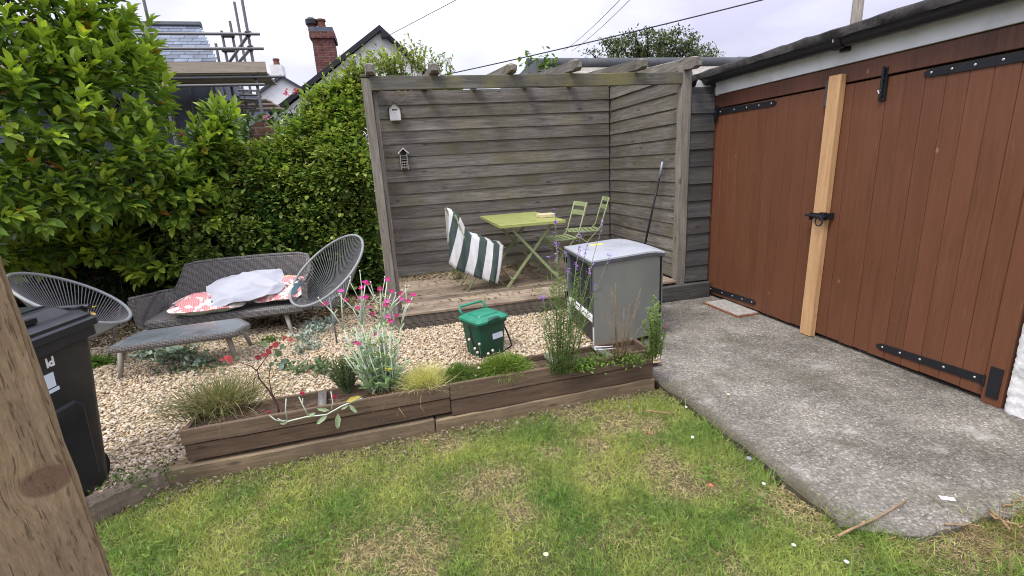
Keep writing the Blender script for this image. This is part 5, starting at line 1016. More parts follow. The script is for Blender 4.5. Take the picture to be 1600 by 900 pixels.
m = MB(); q = gz(768, 440, DECK); m.loft([rrect(.07, .05, .03, DECK, dx=q.x+.02, dy=q.y+.12), rrect(.085, .06, .03, DECK+.05, dx=q.x+.02, dy=q.y+.12), rrect(.06, .045, .03, DECK+.10, dx=q.x+.02, dy=q.y+.12)]); tag(m.build('black_bag', M['rubber'], None, 'c', smooth=True), 'small black bag lying under the striped covered chair', 'bag')
# broom handle against the right wall
bp = Vector((RX-.045, 4.84, 1.50)); bq = Vector((2.78, 5.05, DECK+.01)); br = thing('broom_handle', 'thin black pole with grey grip leaning on the right boarded wall', 'pole', bq)
m = MB(); m.tube([bq, bq.lerp(bp, .86)], .012, 8); m.build('shaft', M['iron'], br, smooth=True); m = MB(); m.tube([bq.lerp(bp, .855), bp], .0155, 8); m.build('grip', M['alu'], br, smooth=True)
# bird box and insect house on the back boards
def birdbox():
    t = thing('bird_box', 'white bird box with heart shaped hole on the back boards', 'bird box', (0, 0, 0)); a, b = gy(615, 158, BY-.09), gy(616, 188, BY-.09); cx = a.x-.0; w = .064; z0, z1 = b.z, a.z-.02; zs = z1-.062
    m = MB(); m.prism([(cx-w, z0), (cx+w, z0), (cx+w, zs), (cx, z1), (cx-w, zs)], BY-.09, BY-.02); m.build('body', M['white'], t)
    for s in (-1, 1):
        m = MB(); m.prism([(cx, z1+.016), (cx, z1+.002), (cx+s*(w+.022), zs-.018), (cx+s*(w+.022), zs-.004)], BY-.12, BY-.02); m.build('roof', M['greydark_y'], t)
    for k in range(5): m = MB(); z = z0+.012+.020*k; m.box(cx-w+.003, cx+w-.003, BY-.0925, BY-.0903, z+.003, z+.018); m.build('slat', M['white'], t)
    P = [(16*math.sin(a)**3, 13*math.cos(a)-5*math.cos(2*a)-2*math.cos(3*a)-math.cos(4*a)) for a in np.linspace(0, 2*math.pi, 24, endpoint=False)]; m = MB(); m.prism([(cx+x*.0019, zs-.026+z*.0019) for x, z in P], BY-.0915, BY-.089); m.build('heart_hole', M['dark_in'], t)
birdbox()
def insecthouse():
    t = thing('insect_house', 'small weathered insect house with peaked roof under the bird box', 'insect house', (0, 0, 0)); a, b = gy(630, 231, BY-.08), gy(632, 265, BY-.08); cx = (a.x+b.x)/2; z0, z1 = b.z, a.z-.012; w = .045; zs = z1-.05
    m = MB(); m.prism([(cx-w, z0), (cx+w, z0), (cx+w, zs), (cx, z1), (cx-w, zs)], BY-.05, BY-.02); m.build('back', M['greydark_z'], t)
    for s in (-1, 1):
        m = MB(); m.box(cx+s*(w-.004)-.005, cx+s*(w-.004)+.005, BY-.09, BY-.05, z0, zs); m.build('side', M['bone'], t)
        m = MB(); m.prism([(cx, z1+.014), (cx, z1), (cx+s*(w+.02), zs-.012), (cx+s*(w+.02), zs+.002)], BY-.10, BY-.02); m.build('roof', M['white'], t)
    for z in (z0+.004, z0+.115, z0+.165): m = MB(); m.box(cx-w+.009, cx+w-.009, BY-.088, BY-.05, z, z+.008); m.build('shelf', M['grey_x'], t)
    for k in range(9): m = MB(); x, z = cx-.024+.024*(k % 3), z0+.03+.03*(k//3); m.tube([(x, BY-.05, z), (x, BY-.085, z)], .010, 8); m.build('reed', M['bone'], t, angle=40)
    for k in range(4): m = MB(); x = cx-.027+.018*k; m.box(x-.007, x+.007, BY-.08, BY-.05, z0+.124, z0+.163); m.build('wood_chip', M['greydark_z'], t)
insecthouse()
m = MB(); 
for pts in ([(602, 165), (607, 150), (618, 143), (630, 140)], [(612, 152), (628, 146), (634, 141)], [(634, 141), (635, 150), (629, 158), (622, 160)], [(640, 142), (648, 140), (650, 137)]): m.tube([gy(*q, BY-.03) for q in pts], .004, 5)
tag(m.build('dead_tendril', M['tanstem'], None, 'c', smooth=True), 'pale dead climber stems curling above the bird box', 'stems')

# ------------------------------------------------------------------ planting
def base(px, py, z): p = gz(px, py, z); return p
SZ = .225
def tuft(name, label, px, py, n, Ln, spread, c0, c1, w=.0035, z=SZ, r=.05, droop=(.5, 1.3), group=None, cat='grass plant', dry=0.):
    p = base(px, py, z); t = thing(name, label, cat, p, group); B = np.stack([rng.normal(p.x, r, n), rng.normal(p.y, r*.6, n), np.full(n, z-.01)], 1)
    d = np.stack([rng.normal(0, spread, n)+(B[:, 0]-p.x)*3, rng.normal(0, spread, n)+(B[:, 1]-p.y)*3, np.ones(n)], 1); u = rng.random((n, 1)); c = np.array(c0)*(1-u)+np.array(c1)*u
    if dry: k = rng.random(n) < dry; c[k] = np.array([.40, .31, .18])*rng.uniform(.6, 1.1, (k.sum(), 1))
    tag(obj('leaf_blades', blades(B, d, rng.uniform(.6, 1.15, n)*Ln, w*rng.uniform(.7, 1.2, n), rng.uniform(*droop, n), c, 5, c*1.2), M['grass'], t), kind='stuff'); return t
tuft('sedge', 'arching bronze green ornamental grass at the left end of the planter', 345, 640, 950, .37, .36, (.10, .125, .045), (.27, .26, .12), .0045, r=.085, droop=(.15, .7), dry=.2)
tuft('golden_grass', 'pale golden fountain of fine grass in the middle of the planter', 664, 606, 1700, .22, .40, (.42, .42, .14), (.62, .57, .26), .0032, r=.045, droop=(.1, .55))
def thrift(px, py, rx, ry, rz, n, label, c0, c1, heads):
    p = base(px, py, SZ); t = thing('thrift', label, 'plant', p, 'low green cushion plants'); d = rv(n); d[:, 2] = np.abs(d[:, 2]); P = np.array(p)+d*np.array([rx, ry, rz])*rng.uniform(.55, 1.0, (n, 1))*(.8+.3*rng.random((n, 1)))
    u = rng.random((n, 1)); tag(obj('foliage', blades(P, d+np.array([0, 0, .5])+rv(n, .4), rng.uniform(.03, .06, n), .0036, .5, np.array(c0)*(1-u)+np.array(c1)*u, 2), M['grass'], t), kind='stuff')
    for hx, hy in heads:
        q = gy(hx, hy, p.y-.03); m = MB(); m.tube([(q.x+random.uniform(-.02, .02), p.y, SZ), (q.x, q.y, q.z)], .0015, 4); m.build('stem', M['tanstem'], t); m = MB(); m.lathe([(.002, -.009), (.008, -.004), (.009, .003), (.005, .009)], q, 7); m.build('seed_head', plain('papery seed head', (.55, .47, .36), .9, .1) if 'seed' not in M else M['seed'], t, smooth=True); M.setdefault('seed', bpy.data.materials.get('papery seed head'))
thrift(718, 596, .115, .08, .12, 2600, 'rounded dark green thrift cushion right of the golden grass', (.07, .14, .025), (.17, .24, .05), ())
thrift(788, 585, .19, .09, .145, 4200, 'wide bright green thrift cushion with dry seed heads by the food caddy', (.11, .19, .03), (.28, .36, .07), ((733, 531), (727, 535), (749, 538), (742, 545), (746, 551), (763, 553), (770, 548), (747, 566), (748, 575), (773, 576), (743, 588)))
def lavender(px, py, n, h, label):
    p = base(px, py, SZ); t = thing('lavender', label, 'plant', p); m = MB(); P = []; D = []
    for k in range(n):
        a = random.uniform(0, 6.28); r = random.random()*.5; e = Vector((p.x+math.cos(a)*r*h*1.1, p.y+math.sin(a)*r*h*.7, SZ+h*random.uniform(.5, 1))); b = Vector((p.x+math.cos(a)*.02, p.y+math.sin(a)*.02, SZ)); m.tube([b, b.lerp(e, .5)+Vector((0, 0, .02)), e], [.002, .0015, .001], 4)
        for s in np.linspace(.25, 1, 9):
            for q in range(2): P.append(b.lerp(e, s)); D.append((random.uniform(-1, 1), random.uniform(-1, 1), .7))
    m.build('stems', M['greenstem'], t, fix=False); k = len(P); tag(obj('leaves', leaves(np.array(P), D, rng.uniform(.02, .034, k), .005, np.array([.13, .17, .085])*rng.uniform(.6, 1.4, (k, 1))), M['softleaf'], t), kind='stuff')
    for qx, qy in ((549, 577), (541, 583), (555, 570)):
        q = gy(qx, qy, p.y); obj('flower', leaves(np.array(q)+rng.normal(0, .006, (10, 3)), rv(10), .012, .008, np.tile([.13, .09, .26], (10, 1))), M['petal'], t)
lavender(543, 612, 110, .24, 'small grey green lavender bush left of the magenta campion')
# rose campion : silver branching stems with magenta flowers
fl = [(533, 456), (571, 442), (574, 445), (605, 438), (594, 453), (612, 456), (565, 451), (508, 476), (540, 470), (563, 467), (572, 466), (577, 481), (582, 492), (605, 472), (603, 478), (624, 466), (627, 469), (638, 472), (646, 462), (620, 495), (606, 496), (611, 503), (627, 460), (586, 523), (553, 535), (560, 538), (595, 543), (623, 561), (561, 566), (560, 482)]
def campion():
    p = base(600, 612, SZ); t = thing('rose_campion', 'tall silvery rose campion with magenta flowers in the planter', 'flower plant', p); m = MB(); LP = []; LD = []; LL = []
    pt = np.array([(math.cos(a), math.sin(a)) for a in np.linspace(0, 2*math.pi, 10, endpoint=False)]); V = [(0, 0, 0)]; 
    for k in range(5):
        a = 2*math.pi*k/5; V += [(math.cos(a-.55)*.8, math.sin(a-.55)*.8, .12), (math.cos(a), math.sin(a), .18), (math.cos(a+.55)*.8, math.sin(a+.55)*.8, .12)]
    V = np.array(V)*.0195; F = np.array([f for k in range(5) for f in ((0, 1+3*k, 2+3*k), (0, 2+3*k, 3+3*k))]); fm = []
    for c in ((.52, .010, .19), (.33, .010, .085), (.56, .06, .33), (.42, .010, .12)): fm.append(npmesh(V, F, np.tile(c, (len(V), 1)), False)); fm[-1].materials.append(M['petal'])
    roots = [Vector((p.x+random.uniform(-.07, .07), p.y+random.uniform(-.03, .03), SZ-.01)) for _ in range(46)]; nodes = []
    for i, r in enumerate(roots):
        e = Vector((r.x+(r.x-p.x)*1.3+random.uniform(-.05, .05), r.y+random.uniform(-.06, .06), SZ+random.uniform(.20, .47))); m.tube([r, r.lerp(e, .5)+Vector((random.uniform(-.012, .012), 0, 0)), e], [.0046, .0042, .0036], 5); nodes.append((r, e))
        for s in (.15, .35, .55, .75, .95):
            for sg in (-1, 1): LP.append(r.lerp(e, s)); a = random.uniform(0, 6.28); LD.append((sg*math.cos(a), sg*math.sin(a), random.uniform(.4, 1.2))); LL.append(random.uniform(.06, .12)*(1.2-s*.7))
    for i, (x, y) in enumerate(fl):
        q = gy(x, y, p.y+random.uniform(-.07, .07)); 
        r, e = min(nodes, key=lambda n_: (n_[1]-q).length+(.4 if n_[1].z > q.z-.02 else 0)); s0 = e if e.z < q.z-.02 else r.lerp(e, .45); mid = s0.lerp(q, .5)+Vector((0, 0, .02)); m.tube([s0, mid, q], [.0042, .0038, .0032], 5)
        m.tube([q-Vector((0, 0, .006)), q+Vector((0, 0, .004))], [.0045, .0055], 6)
        o = bpy.data.objects.new('flower', fm[0 if (x, y) in ((595, 543), (623, 561), (611, 503), (620, 495)) else random.choice((0, 1, 1, 3, 2))]); COL.objects.link(o); nd = (CC-q).normalized()*random.uniform(.1, .7)+Vector((random.uniform(-.4, .4), random.uniform(-.4, .2), 1)); o.matrix_basis = Matrix.Translation(q+Vector((0, 0, .005))) @ nd.to_track_quat('Z', 'Y').to_matrix().to_4x4(); put(o, t)
        if random.random() < .85:
            b2 = q+Vector((random.uniform(-.06, .06), random.uniform(-.05, .05), random.uniform(-.01, .07))); m.tube([mid, b2], [.0025, .002], 5); m.tube([b2, b2+Vector((0, 0, .014))], [.003, .0045], 6)
        for sg in (-1, 1): LP.append(mid); LD.append((sg*random.uniform(.5, 1), random.uniform(-.5, .5), .7)); LL.append(.035)
    for k in range(70): a = random.uniform(0, 6.28); LP.append(Vector((p.x+random.uniform(-.09, .09), p.y+random.uniform(-.04, .04), SZ+random.uniform(0, .05)))); LD.append((math.cos(a), math.sin(a)*.7, random.uniform(.5, 1.8))); LL.append(random.uniform(.09, .15))
    m.build('stems', M['silverstem'], t, smooth=True, fix=False); n = len(LP); LL = np.array(LL); col = np.array([.38, .50, .29])*rng.uniform(.75, 1.25, (n, 1)); tag(obj('leaves', leaves(np.array(LP), LD, LL, LL*.24, col), M['silver'], t), kind='stuff')
    n = 46; B = np.stack([rng.normal(p.x+.02, .06, n), rng.normal(p.y-.04, .02, n), np.full(n, SZ)], 1); tag(obj('dead_leaves', blades(B, rv(n)+np.array([0, -.4, .5]), .10, .011, 1., np.array([.36, .25, .13])*rng.uniform(.6, 1.2, (n, 1)), 4), M['softleaf'], t), kind='stuff')
    q = gy(599, 579, p.y-.06); obj('yellow_leaf', leaves(np.array([q]), [(.8, -.3, .2)], .06, .035, np.array([(.55, .42, .04)])), M['petal'], t)
campion()
def flopped():   # one campion stem lying over the front board
    t = thing('fallen_campion_stem', 'fallen silvery campion stem trailing over the front board of the planter', 'stem', gz(500, 640, .27)); Y0 = 2.63; m = MB(); P = lambda x, y: gy(x, y, Y0)
    def line(pts, r=.0032): m.tube([P(*q) for q in pts], r, 5)
    line([(566, 622), (535, 634), (510, 648), (480, 651), (455, 657), (447, 660)], .004); line([(447, 660), (430, 656), (420, 648)]); line([(449, 658), (446, 640), (447, 623)]); line([(482, 650), (475, 637), (467, 620)]); line([(518, 640), (520, 628), (517, 612)]); line([(473, 634), (473, 622)], .0025); line([(455, 657), (440, 657), (434, 654)], .0025)
    m.build('stem', M['silverstem'], t, smooth=True, fix=False)
    lv = [((477, 652), (1, 0, .3), .06), ((512, 648), (-1, 0, -.7), .085), ((528, 645), (-.15, -.1, -1), .10), ((533, 640), (.9, 0, .45), .05), ((545, 632), (.5, -.1, -.75), .07), ((449, 661), (-1, 0, .1), .04), ((515, 641), (-.9, 0, .3), .07)]
    LPn = np.array([P(*q) for q, _, _ in lv]); L_ = np.array([l for *_, l in lv]); obj('leaves', leaves(LPn, [d for _, d, _ in lv], L_, L_*.36, np.tile([.33, .42, .24], (len(lv), 1)), np.tile([0, -1., .4], (len(lv), 1))), M['silver'], t)
    obj('yellowing_leaf', leaves(np.array([P(540, 628)]), [(1, 0, .25)], .09, .03, np.array([(.46, .38, .08)]), np.array([[0, -1., .5]])), M['petal'], t)
    for x, y in ((419, 645), (472, 616), (524, 622)):
        q = P(x, y); obj('flower', leaves(np.array(q)+rng.normal(0, .004, (7, 3)), rv(7)+np.array([0, -.3, .6]), .016, .016, np.tile([.38, .010, .06], (7, 1))), M['petal'], t)
flopped()
def redshrub():
    p = base(437, 650, SZ); t = thing('young_smoke_bush', 'small bare stemmed shrub with red and blue green round leaves in the planter', 'shrub', p); m = MB(); P = lambda x, y, Y=0: gy(x, y, p.y+Y)
    for pts, r in (([(437, 650), (434, 634), (420, 610), (404, 590), (402, 578)], (.006, .0035)), ([(402, 578), (415, 560), (421, 552)], (.0035, .002)), ([(402, 580), (392, 572), (374, 566)], (.003, .002)), ([(401, 585), (396, 598), (395, 618)], (.002, .001)), ([(434, 634), (424, 612), (420, 590), (424, 565)], (.004, .002)), ([(437, 650), (443, 640), (452, 632)], (.004, .003))):
        m.tube([P(*q) for q in pts], [r[0]+(r[1]-r[0])*k/(len(pts)-1) for k in range(len(pts))], 6)
    m.build('stems', plain('red brown stem', (.10, .045, .035), .7, .2), t, smooth=True)
    lv = [((424, 553), .05, 0), ((434, 533), .05, 0), ((441, 531), .05, 0), ((419, 556), .05, 0), ((409, 560), .05, 0), ((414, 543), .055, 1), ((440, 556), .06, 1), ((446, 560), .055, 2), ((443, 541), .05, 1), ((424, 545), .045, 0), ((360, 555), .055, 0), ((361, 562), .055, 0), ((352, 562), .05, 0), ((368, 563), .04, 1), ((458, 531), .05, 0), ((432, 552), .05, 1), ((428, 566), .045, 1), ((438, 546), .05, 2), ((449, 572), .05, 1), ((437, 578), .05, 2), ((430, 540), .05, 0)]
    cols = [(.33, .055, .06), (.13, .19, .09), (.17, .24, .20)]
    n = len(lv); P_ = np.array([P(*q, random.uniform(-.05, .05)) for q, _, _ in lv]); s = np.array([a for _, a, _ in lv])*.8; obj('leaves', leaves(P_, rv(n)+np.array([0, -.2, .3]), s, s*.8, np.array([cols[k] for *_, k in lv])*rng.uniform(.7, 1.25, (n, 1)), np.tile([0, -.8, .6], (n, 1))), M['softleaf'], t)
redshrub()
def spikes(name, label, px, py, stems, col, leafc, flower, cat='flower plant', fc_=(.36, .16, .66), stem='greenstem', r=.06, lw=.0035, nl=34, ll=.055):
    p = base(px, py, SZ); t = thing(name, label, cat, p); m = MB(); LP = []; LD = []; FP = []
    for x, y, f in stems:
        q = gy(x, y, p.y+random.uniform(-.06, .06)); b = Vector((p.x+(q.x-p.x)*.25+random.uniform(-r, r)*.5, p.y+random.uniform(-.03, .03), SZ)); mid = b.lerp(q, .5)+Vector(((b.x-q.x)*.12, 0, .0)); m.tube([b, mid, q], [.0028, .0023, .0014], 4); h = (q-b).length
        for s in np.linspace(.05, .72 if f else .97, int(nl*h/.3)): LP.append(b.lerp(mid, s*2) if s < .5 else mid.lerp(q, s*2-1)); a = random.uniform(0, 6.28); LD.append((math.cos(a), math.sin(a), random.uniform(.3, 1.3)))
        if f: 
            k = int(16*f); FP.append(np.array([mid.lerp(q, 1-.30*f*random.random()**1.3) for _ in range(k)])+rng.normal(0, .005, (k, 3)))
    m.build('stems', M[stem], t, smooth=True, fix=False); n = len(LP); u = rng.random((n, 1))
    tag(obj('leaves', leaves(np.array(LP), LD, rng.uniform(.6, 1.2, n)*ll, lw, np.array(col)*(1-u)+np.array(leafc)*u), M['softleaf'], t), kind='stuff')
    for f in FP: k = len(f); obj('flower_spike', leaves(f, rv(k)+np.array([0, 0, .4]), .019, .013, np.array(fc_)*rng.uniform(.7, 1.35, (k, 1))), M['petal'], t)
spikes('purple_toadflax', 'tall purple toadflax with slender leafy stems in front of the appliance', 876, 584, [(867, 327, .9), (943, 345, .9), (907, 362, 1), (870, 378, 1), (917, 385, .7), (953, 398, .5), (903, 395, .8), (849, 465, .6), (932, 445, .5), (858, 400, .3), (884, 395, .3), (838, 470, 0), (855, 430, 0), (866, 445, 0), (880, 430, 0), (893, 450, 0), (905, 440, 0), (845, 500, 0), (860, 490, 0), (876, 480, 0), (890, 500, 0), (902, 490, 0), (850, 520, 0), (870, 520, 0), (885, 530, 0), (912, 500, 0), (848, 540, 0), (905, 530, 0), (889, 420, .4), (925, 415, .5), (842, 445, 0), (900, 415, .4), (872, 415, 0)], (.15, .23, .07), (.30, .37, .16), 1, nl=20, ll=.048)
spikes('dry_stalks', 'brown dried flower stalks standing before the appliance side', 968, 566, [(955, 450, 0), (962, 442, 0), (985, 470, 0), (1002, 448, 0), (1000, 470, 0), (990, 490, 0), (975, 480, 0), (948, 490, 0), (966, 500, 0), (1010, 500, 0), (958, 470, 0)], (.26, .18, .09), (.36, .27, .15), 0, 'stalks', stem='tanstem', lw=.003, nl=20, ll=.02)
tuft('iris', 'short fan of bright green sword leaves beside the toadflax', 940, 565, 70, .13, .35, (.12, .22, .04), (.2, .32, .07), .009, r=.04, droop=(.1, .5), cat='plant')
spikes('penstemon', 'upright leafy green penstemon with pink flowers at the right end of the planter', 1018, 560, [(1022, 460, 0), (1030, 470, 0), (1012, 480, 0), (1036, 500, 0), (1020, 490, 0), (1005, 500, 0), (1041, 508, .35), (1040, 520, 0), (1028, 510, 0), (1015, 520, 0), (1033, 530, 0), (1024, 475, 0), (1017, 500, 0), (1030, 490, 0), (1000, 525, 0)], (.13, .22, .05), (.26, .34, .10), 1, fc_=(.55, .12, .22), lw=.011, nl=58, ll=.032)
def herbs(name, label, cx, cy, rx, ry, h, n, c, s=.03, z=SZ, cat='plant', ry_w=None, mat='softleaf', wid=.6):
    p = base(cx, cy, z); t = thing(name, label, cat, p); a, b = gz(cx-rx, cy, z), gz(cx+rx, cy, z); w = (b-a).length/2; d = ry_w or w*.6; P = np.stack([rng.normal(p.x, w*.5, n), rng.normal(p.y, d*.5, n), z+rng.random(n)**1.3*h], 1); u = rng.uniform(.6, 1.45, (n, 1))
    tag(obj('foliage', leaves(P, rv(n)+np.array([0, -.2, .5]), rng.uniform(.7, 1.3, n)*s, rng.uniform(.7, 1.2, n)*s*wid, np.array(c)*u), M[mat], t), kind='stuff'); m = MB()
    for k in range(10): q = P[rng.integers(0, n)]; m.tube([(q[0]*.4+p.x*.6, q[1]*.4+p.y*.6, z-.01), tuple(q)], .0015, 4)
    m.build('stems', M['greenstem'], t, fix=False); return t
herbs('marjoram', 'low bright green herb spilling over the planter board under the toadflax', 912, 574, 34, 9, .05, 420, (.13, .22, .04), .024)
herbs('sorrel', 'low green herb between the dried stalks and the white rack', 985, 566, 26, 9, .06, 260, (.12, .18, .04), .024); herbs('campion_seedling', 'pale green rosette of leaves at the foot of the campion', 640, 608, 14, 5, .05, 22, (.22, .33, .16), .065, wid=.4)
# plants in the gravel
def succ(name, label, pts, n, c, s, h=.09, mat='silver', cat='plant', wid=.75):
    P = []
    for x, y, r in pts: q = gz(x, y, GRAV); P.append(np.stack([rng.normal(q.x, r*.5, n), rng.normal(q.y, r*.45, n), GRAV+rng.random(n)*h], 1))
    P = np.concatenate(P); k = len(P); q = gz(*pts[0][:2], GRAV); t = thing(name, label, cat, q); u = rng.uniform(.6, 1.35, (k, 1)); tag(obj('leaves', leaves(P, rv(k)+np.array([0, -.3, .5]), rng.uniform(.7, 1.3, k)*s, rng.uniform(.7, 1.2, k)*s*wid, np.array(c)*u), M[mat], t), kind='stuff')
    m = MB()
    for k in range(8): m.tube([tuple(q+Vector((random.uniform(-.02, .02), random.uniform(-.02, .02), 0))), tuple(P[rng.integers(0, len(P))])], .0025, 4)
    m.build('stems', M['tanstem'], t, fix=False)
succ('sedum', 'silver green sedum clump in the gravel before the low table', [(238, 558, .12), (265, 562, .13), (292, 560, .12), (312, 572, .10)], 110, (.36, .45, .34), .052)
succ('sedum', 'trailing green sedum patch with red tints right of the low table', [(330, 578, .14), (270, 582, .14)], 60, (.13, .19, .09), .035, .05)
succ('spurge', 'silvery spurge sprawling in the gravel below the corded chair', [(478, 530, .10), (500, 520, .10), (515, 508, .08), (488, 514, .08)], 90, (.36, .45, .40), .048, .08, wid=.4)
succ('spurge', 'grey spurge shoots right of the small red leaved shrub', [(470, 552, .09), (490, 545, .07)], 60, (.28, .36, .31), .045, .09, wid=.4)
succ('hebe', 'green round leaved seedlings in the gravel left of the lavender', [(445, 578, .10), (470, 583, .10), (500, 575, .08), (505, 585, .07)], 45, (.10, .17, .08), .04, .06, 'softleaf')
herbs('ground_weeds', 'fresh green weeds at the foot of the wheelie bin and low table', 150, 572, 26, 10, .07, 420, (.10, .20, .03), .035, GRAV); herbs('ground_weeds', 'weeds growing along the foot of the sofa and corded chair', 520, 478, 34, 6, .10, 330, (.11, .17, .04), .035, GRAV); herbs('ground_weeds', 'small weeds in the gravel behind the angled sleeper', 205, 752, 52, 8, .03, 200, (.12, .19, .05), .022, GRAV)
herbs('ground_weeds', 'thin weeds under the right leg of the low table', 420, 535, 18, 5, .06, 90, (.14, .2, .05), .035, GRAV)
herbs('wall_weed', 'bushy weed growing between the appliance and the pergola post', 1050, 448, 14, 5, .20, 240, (.13, .19, .06), .04, .02, ry_w=.05); herbs('wall_weed', 'single weed sprouting in front of the dark base beam', 1066, 466, 8, 4, .09, 26, (.18, .27, .06), .045, .0, ry_w=.03)
# leaf litter on the back of the deck and under the shrubs
n = 620; X = np.concatenate([rng.uniform(-.05, 1.7, n), rng.uniform(-.05, 2.6, n//2)]); Y = np.concatenate([BY-.03-np.abs(rng.normal(0, .20, n)), rng.uniform(4.6, 6.2, n//2)]); Z = np.full(len(X), DECK+.004)+rng.random(len(X))*.012; pal = np.array([(.22, .13, .06), (.34, .25, .09), (.13, .08, .05), (.42, .36, .14), (.10, .12, .04)])
k = len(X); tag(obj('leaf_litter', leaves(np.stack([X, Y, Z], 1), np.stack([rng.normal(size=k), rng.normal(size=k), rng.normal(0, .15, k)], 1), rng.uniform(.02, .05, k), rng.uniform(.012, .028, k), pal[rng.integers(0, 5, k)]*rng.uniform(.6, 1.2, (k, 1))), M['softleaf']), kind='stuff')
n = 2600; X = rng.uniform(-4.5, -.2, n); Y = rng.uniform(5.15, 6.5, n); tag(obj('leaf_litter', leaves(np.stack([X, Y, GRAV+rng.random(n)*.03], 1), np.stack([rng.normal(size=n), rng.normal(size=n), rng.normal(0, .2, n)], 1), rng.uniform(.03, .08, n), rng.uniform(.018, .035, n), pal[rng.integers(0, 5, n)]*rng.uniform(.35, .9, (n, 1))), M['softleaf']), kind='stuff')
herbs('deck_weed', 'thin weed growing through the deck behind the striped covered chair', 716, 436, 12, 5, .12, 110, (.13, .17, .06), .03, DECK, ry_w=.08)
# litter in the planter, dead stems
n = 260; X = rng.uniform(-1.2, 1.55, n); Y = 2.76+.0315*(X+1.39)+rng.normal(0, .05, n); tag(obj('dead_stems', blades(np.stack([X, Y, np.full(n, SZ+.006)], 1), rv(n)*np.array([1, .5, .35])+np.array([0, 0, .1]), rng.uniform(.04, .12, n), .003, .4, np.array([.32, .22, .12])*rng.uniform(.4, 1.2, (n, 1)), 3), M['softleaf']), kind='stuff')
# ------------------------------------------------------------------ small loose things on the ground
def stick(a, b, r, label, bend=.01, z=.008):
    p, q = Vector(gz(*a)), Vector(gz(*b)); P = [p.lerp(q, t)+Vector((random.uniform(-bend, bend), random.uniform(-bend, bend), z+random.uniform(0, .004))) for t in np.linspace(0, 1, 8)]; m = MB(); m.tube(P, [r*(1-.4*i/7) for i in range(8)], 6); tag(m.build('stick', plain('bare brown twig', (.27, .18, .10), .8, .2, var=.3) if 'twig' not in M else M['twig'], None, 'c', smooth=True), label, 'stick', 'fallen twigs'); M.setdefault('twig', bpy.data.materials.get('bare brown twig'))
stick((1308, 843), (1418, 787), .006, 'long straight brown stick lying from the lawn on to the concrete', .004, .012); stick((1475, 822), (1535, 824), .004, 'short twig lying at the ragged edge of the concrete'); stick((1565, 795), (1600, 782), .005, 'dark twig at the right edge of the picture on the concrete'); stick((1545, 808), (1600, 828), .006, 'crooked root lying in the dry grass at the right'); stick((1548, 803), (1578, 830), .008, 'thick broken root end in the dry grass at the right')
stick((1008, 643), (1052, 648), .005, 'dark twig in the grass by the planter end', .006)
P = []; c = gz(1565, 822); n = 240; P = np.stack([rng.normal(c.x+.05, .22, n), rng.normal(c.y-.03, .07, n), np.full(n, .004)], 1); tag(obj('dead_roots', blades(P, np.stack([rng.normal(size=n), rng.normal(size=n), rng.uniform(0, .5, n)], 1), rng.uniform(.06, .18, n), .0032, .5, np.array([.26, .18, .10])*rng.uniform(.4, 1.4, (n, 1)), 4), M['softleaf']), kind='stuff')
def pebble(name, px, py, s, c, label, cat, flat=.5, z=.004):
    p = gz(px, py); tv, tf = ico(); s *= .72; V = tv*np.array([s*1.2, s, s*flat])*(1+rng.normal(0, .12, tv.shape)); o = obj(name, npmesh(V, tf, np.tile(c, (12, 1)), True), M['stone'], None, (p.x, p.y, z), Euler((0, 0, random.uniform(0, 6)))); tag(o, label, cat)
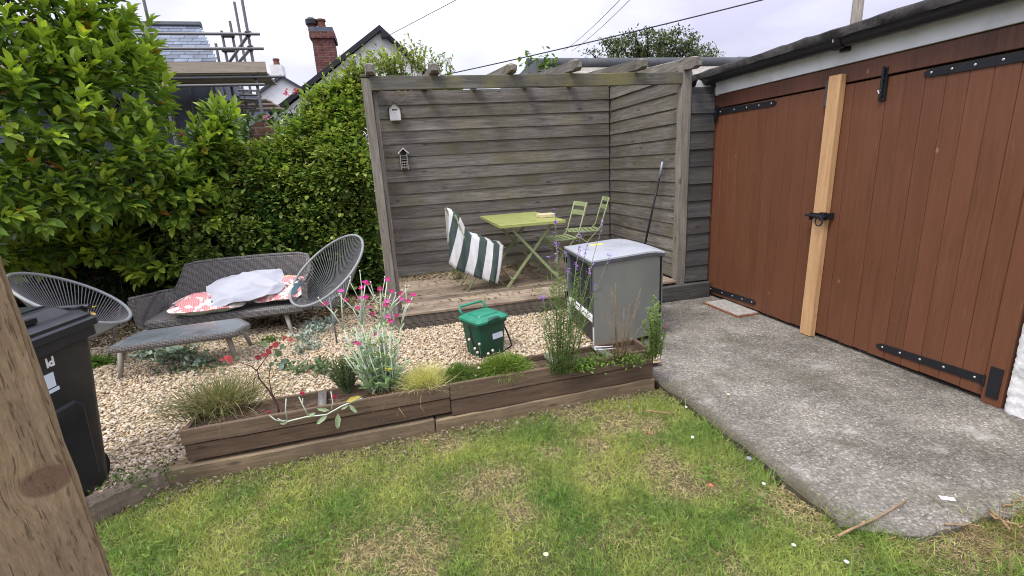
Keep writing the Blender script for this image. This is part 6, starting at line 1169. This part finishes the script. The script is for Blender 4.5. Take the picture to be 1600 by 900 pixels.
pebble('white_stone', 1082, 686, .014, (.75, .76, .78), 'white stone lying on the lawn near the concrete edge', 'stone', .7, .012); pebble('white_stone', 1193, 758, .012, (.72, .72, .70), 'white stone at the edge of the concrete, lower than the other', 'stone', .7, .008); pebble('tile_fragment', 1110, 761, .020, (.40, .15, .07), 'orange tile fragment lying in the dry grass', 'tile', .3, .012); pebble('tile_fragment', 1015, 679, .012, (.48, .17, .08), 'small orange tile chip on the lawn below the planter end', 'tile', .3, .012)
pebble('pink_petal', 1157, 504, .013, (.62, .22, .22), 'pink petal fallen on the concrete by the manhole cover', 'petal', .25); pebble('grey_stone', 1170, 717, .022, (.22, .22, .23), 'grey stone in the grass along the concrete edge', 'stone', .4, .004); pebble('white_stone', 1072, 636, .012, (.70, .70, .72), 'small pale stone in the soil gap at the top of the concrete edge', 'stone', .5, .0); pebble('white_stone', 1240, 854, .011, (.72, .72, .66), 'pale pebble in the grass by the long stick', 'stone', .5, .008); pebble('white_stone', 1322, 880, .012, (.74, .74, .70), 'white pebble in the grass at the bottom right', 'stone', .5, .008); pebble('terracotta_chip', 1350, 818, .014, (.55, .40, .28), 'cream and brown chip beside the long stick', 'stone', .4)
p = gz(1480, 780); o = bx('paper_scrap', (p.x, p.y, .004), (.055, .024, .002), M['white'], None, rot=Euler((.03, 0, -.55)), bev=0); tag(o, 'white scrap of paper lying on the concrete', 'paper')
n = 60; q = [gz(random.uniform(1120, 1190), random.uniform(505, 530)) for _ in range(n)]; tag(obj('pale_petals', leaves(np.array([(a.x, a.y, .003) for a in q[:26]]), np.stack([rng.normal(size=26), rng.normal(size=26), np.zeros(26)], 1), .03, .016, np.tile([.50, .46, .40], (26, 1))), M['petal']), kind='stuff')
for x, y, lab in ((853, 866, 'white daisy open in the lawn at the bottom of the view'), (1138, 616, 'pale flower head in the grass at the corner of the concrete')):
    p = gz(x, y, .03); t = thing('daisy', lab, 'daisy', (p.x, p.y, -.02)); k = 12; A = np.linspace(0, 2*math.pi, k, endpoint=False); obj('petals', leaves(np.tile(np.array(p), (k, 1)), np.stack([np.cos(A), np.sin(A), np.full(k, .1)], 1), .012, .005, np.tile([.78, .78, .76], (k, 1))), M['petal'], t); m = MB(); m.lathe([(.005, 0), (.004, .003), (.001, .004)], p, 8); m.build('disc', M['yellow'], t, smooth=True); m = MB(); m.tube([(p.x, p.y, -.03), p], .0012, 4); m.build('stem', M['greenstem'], t)
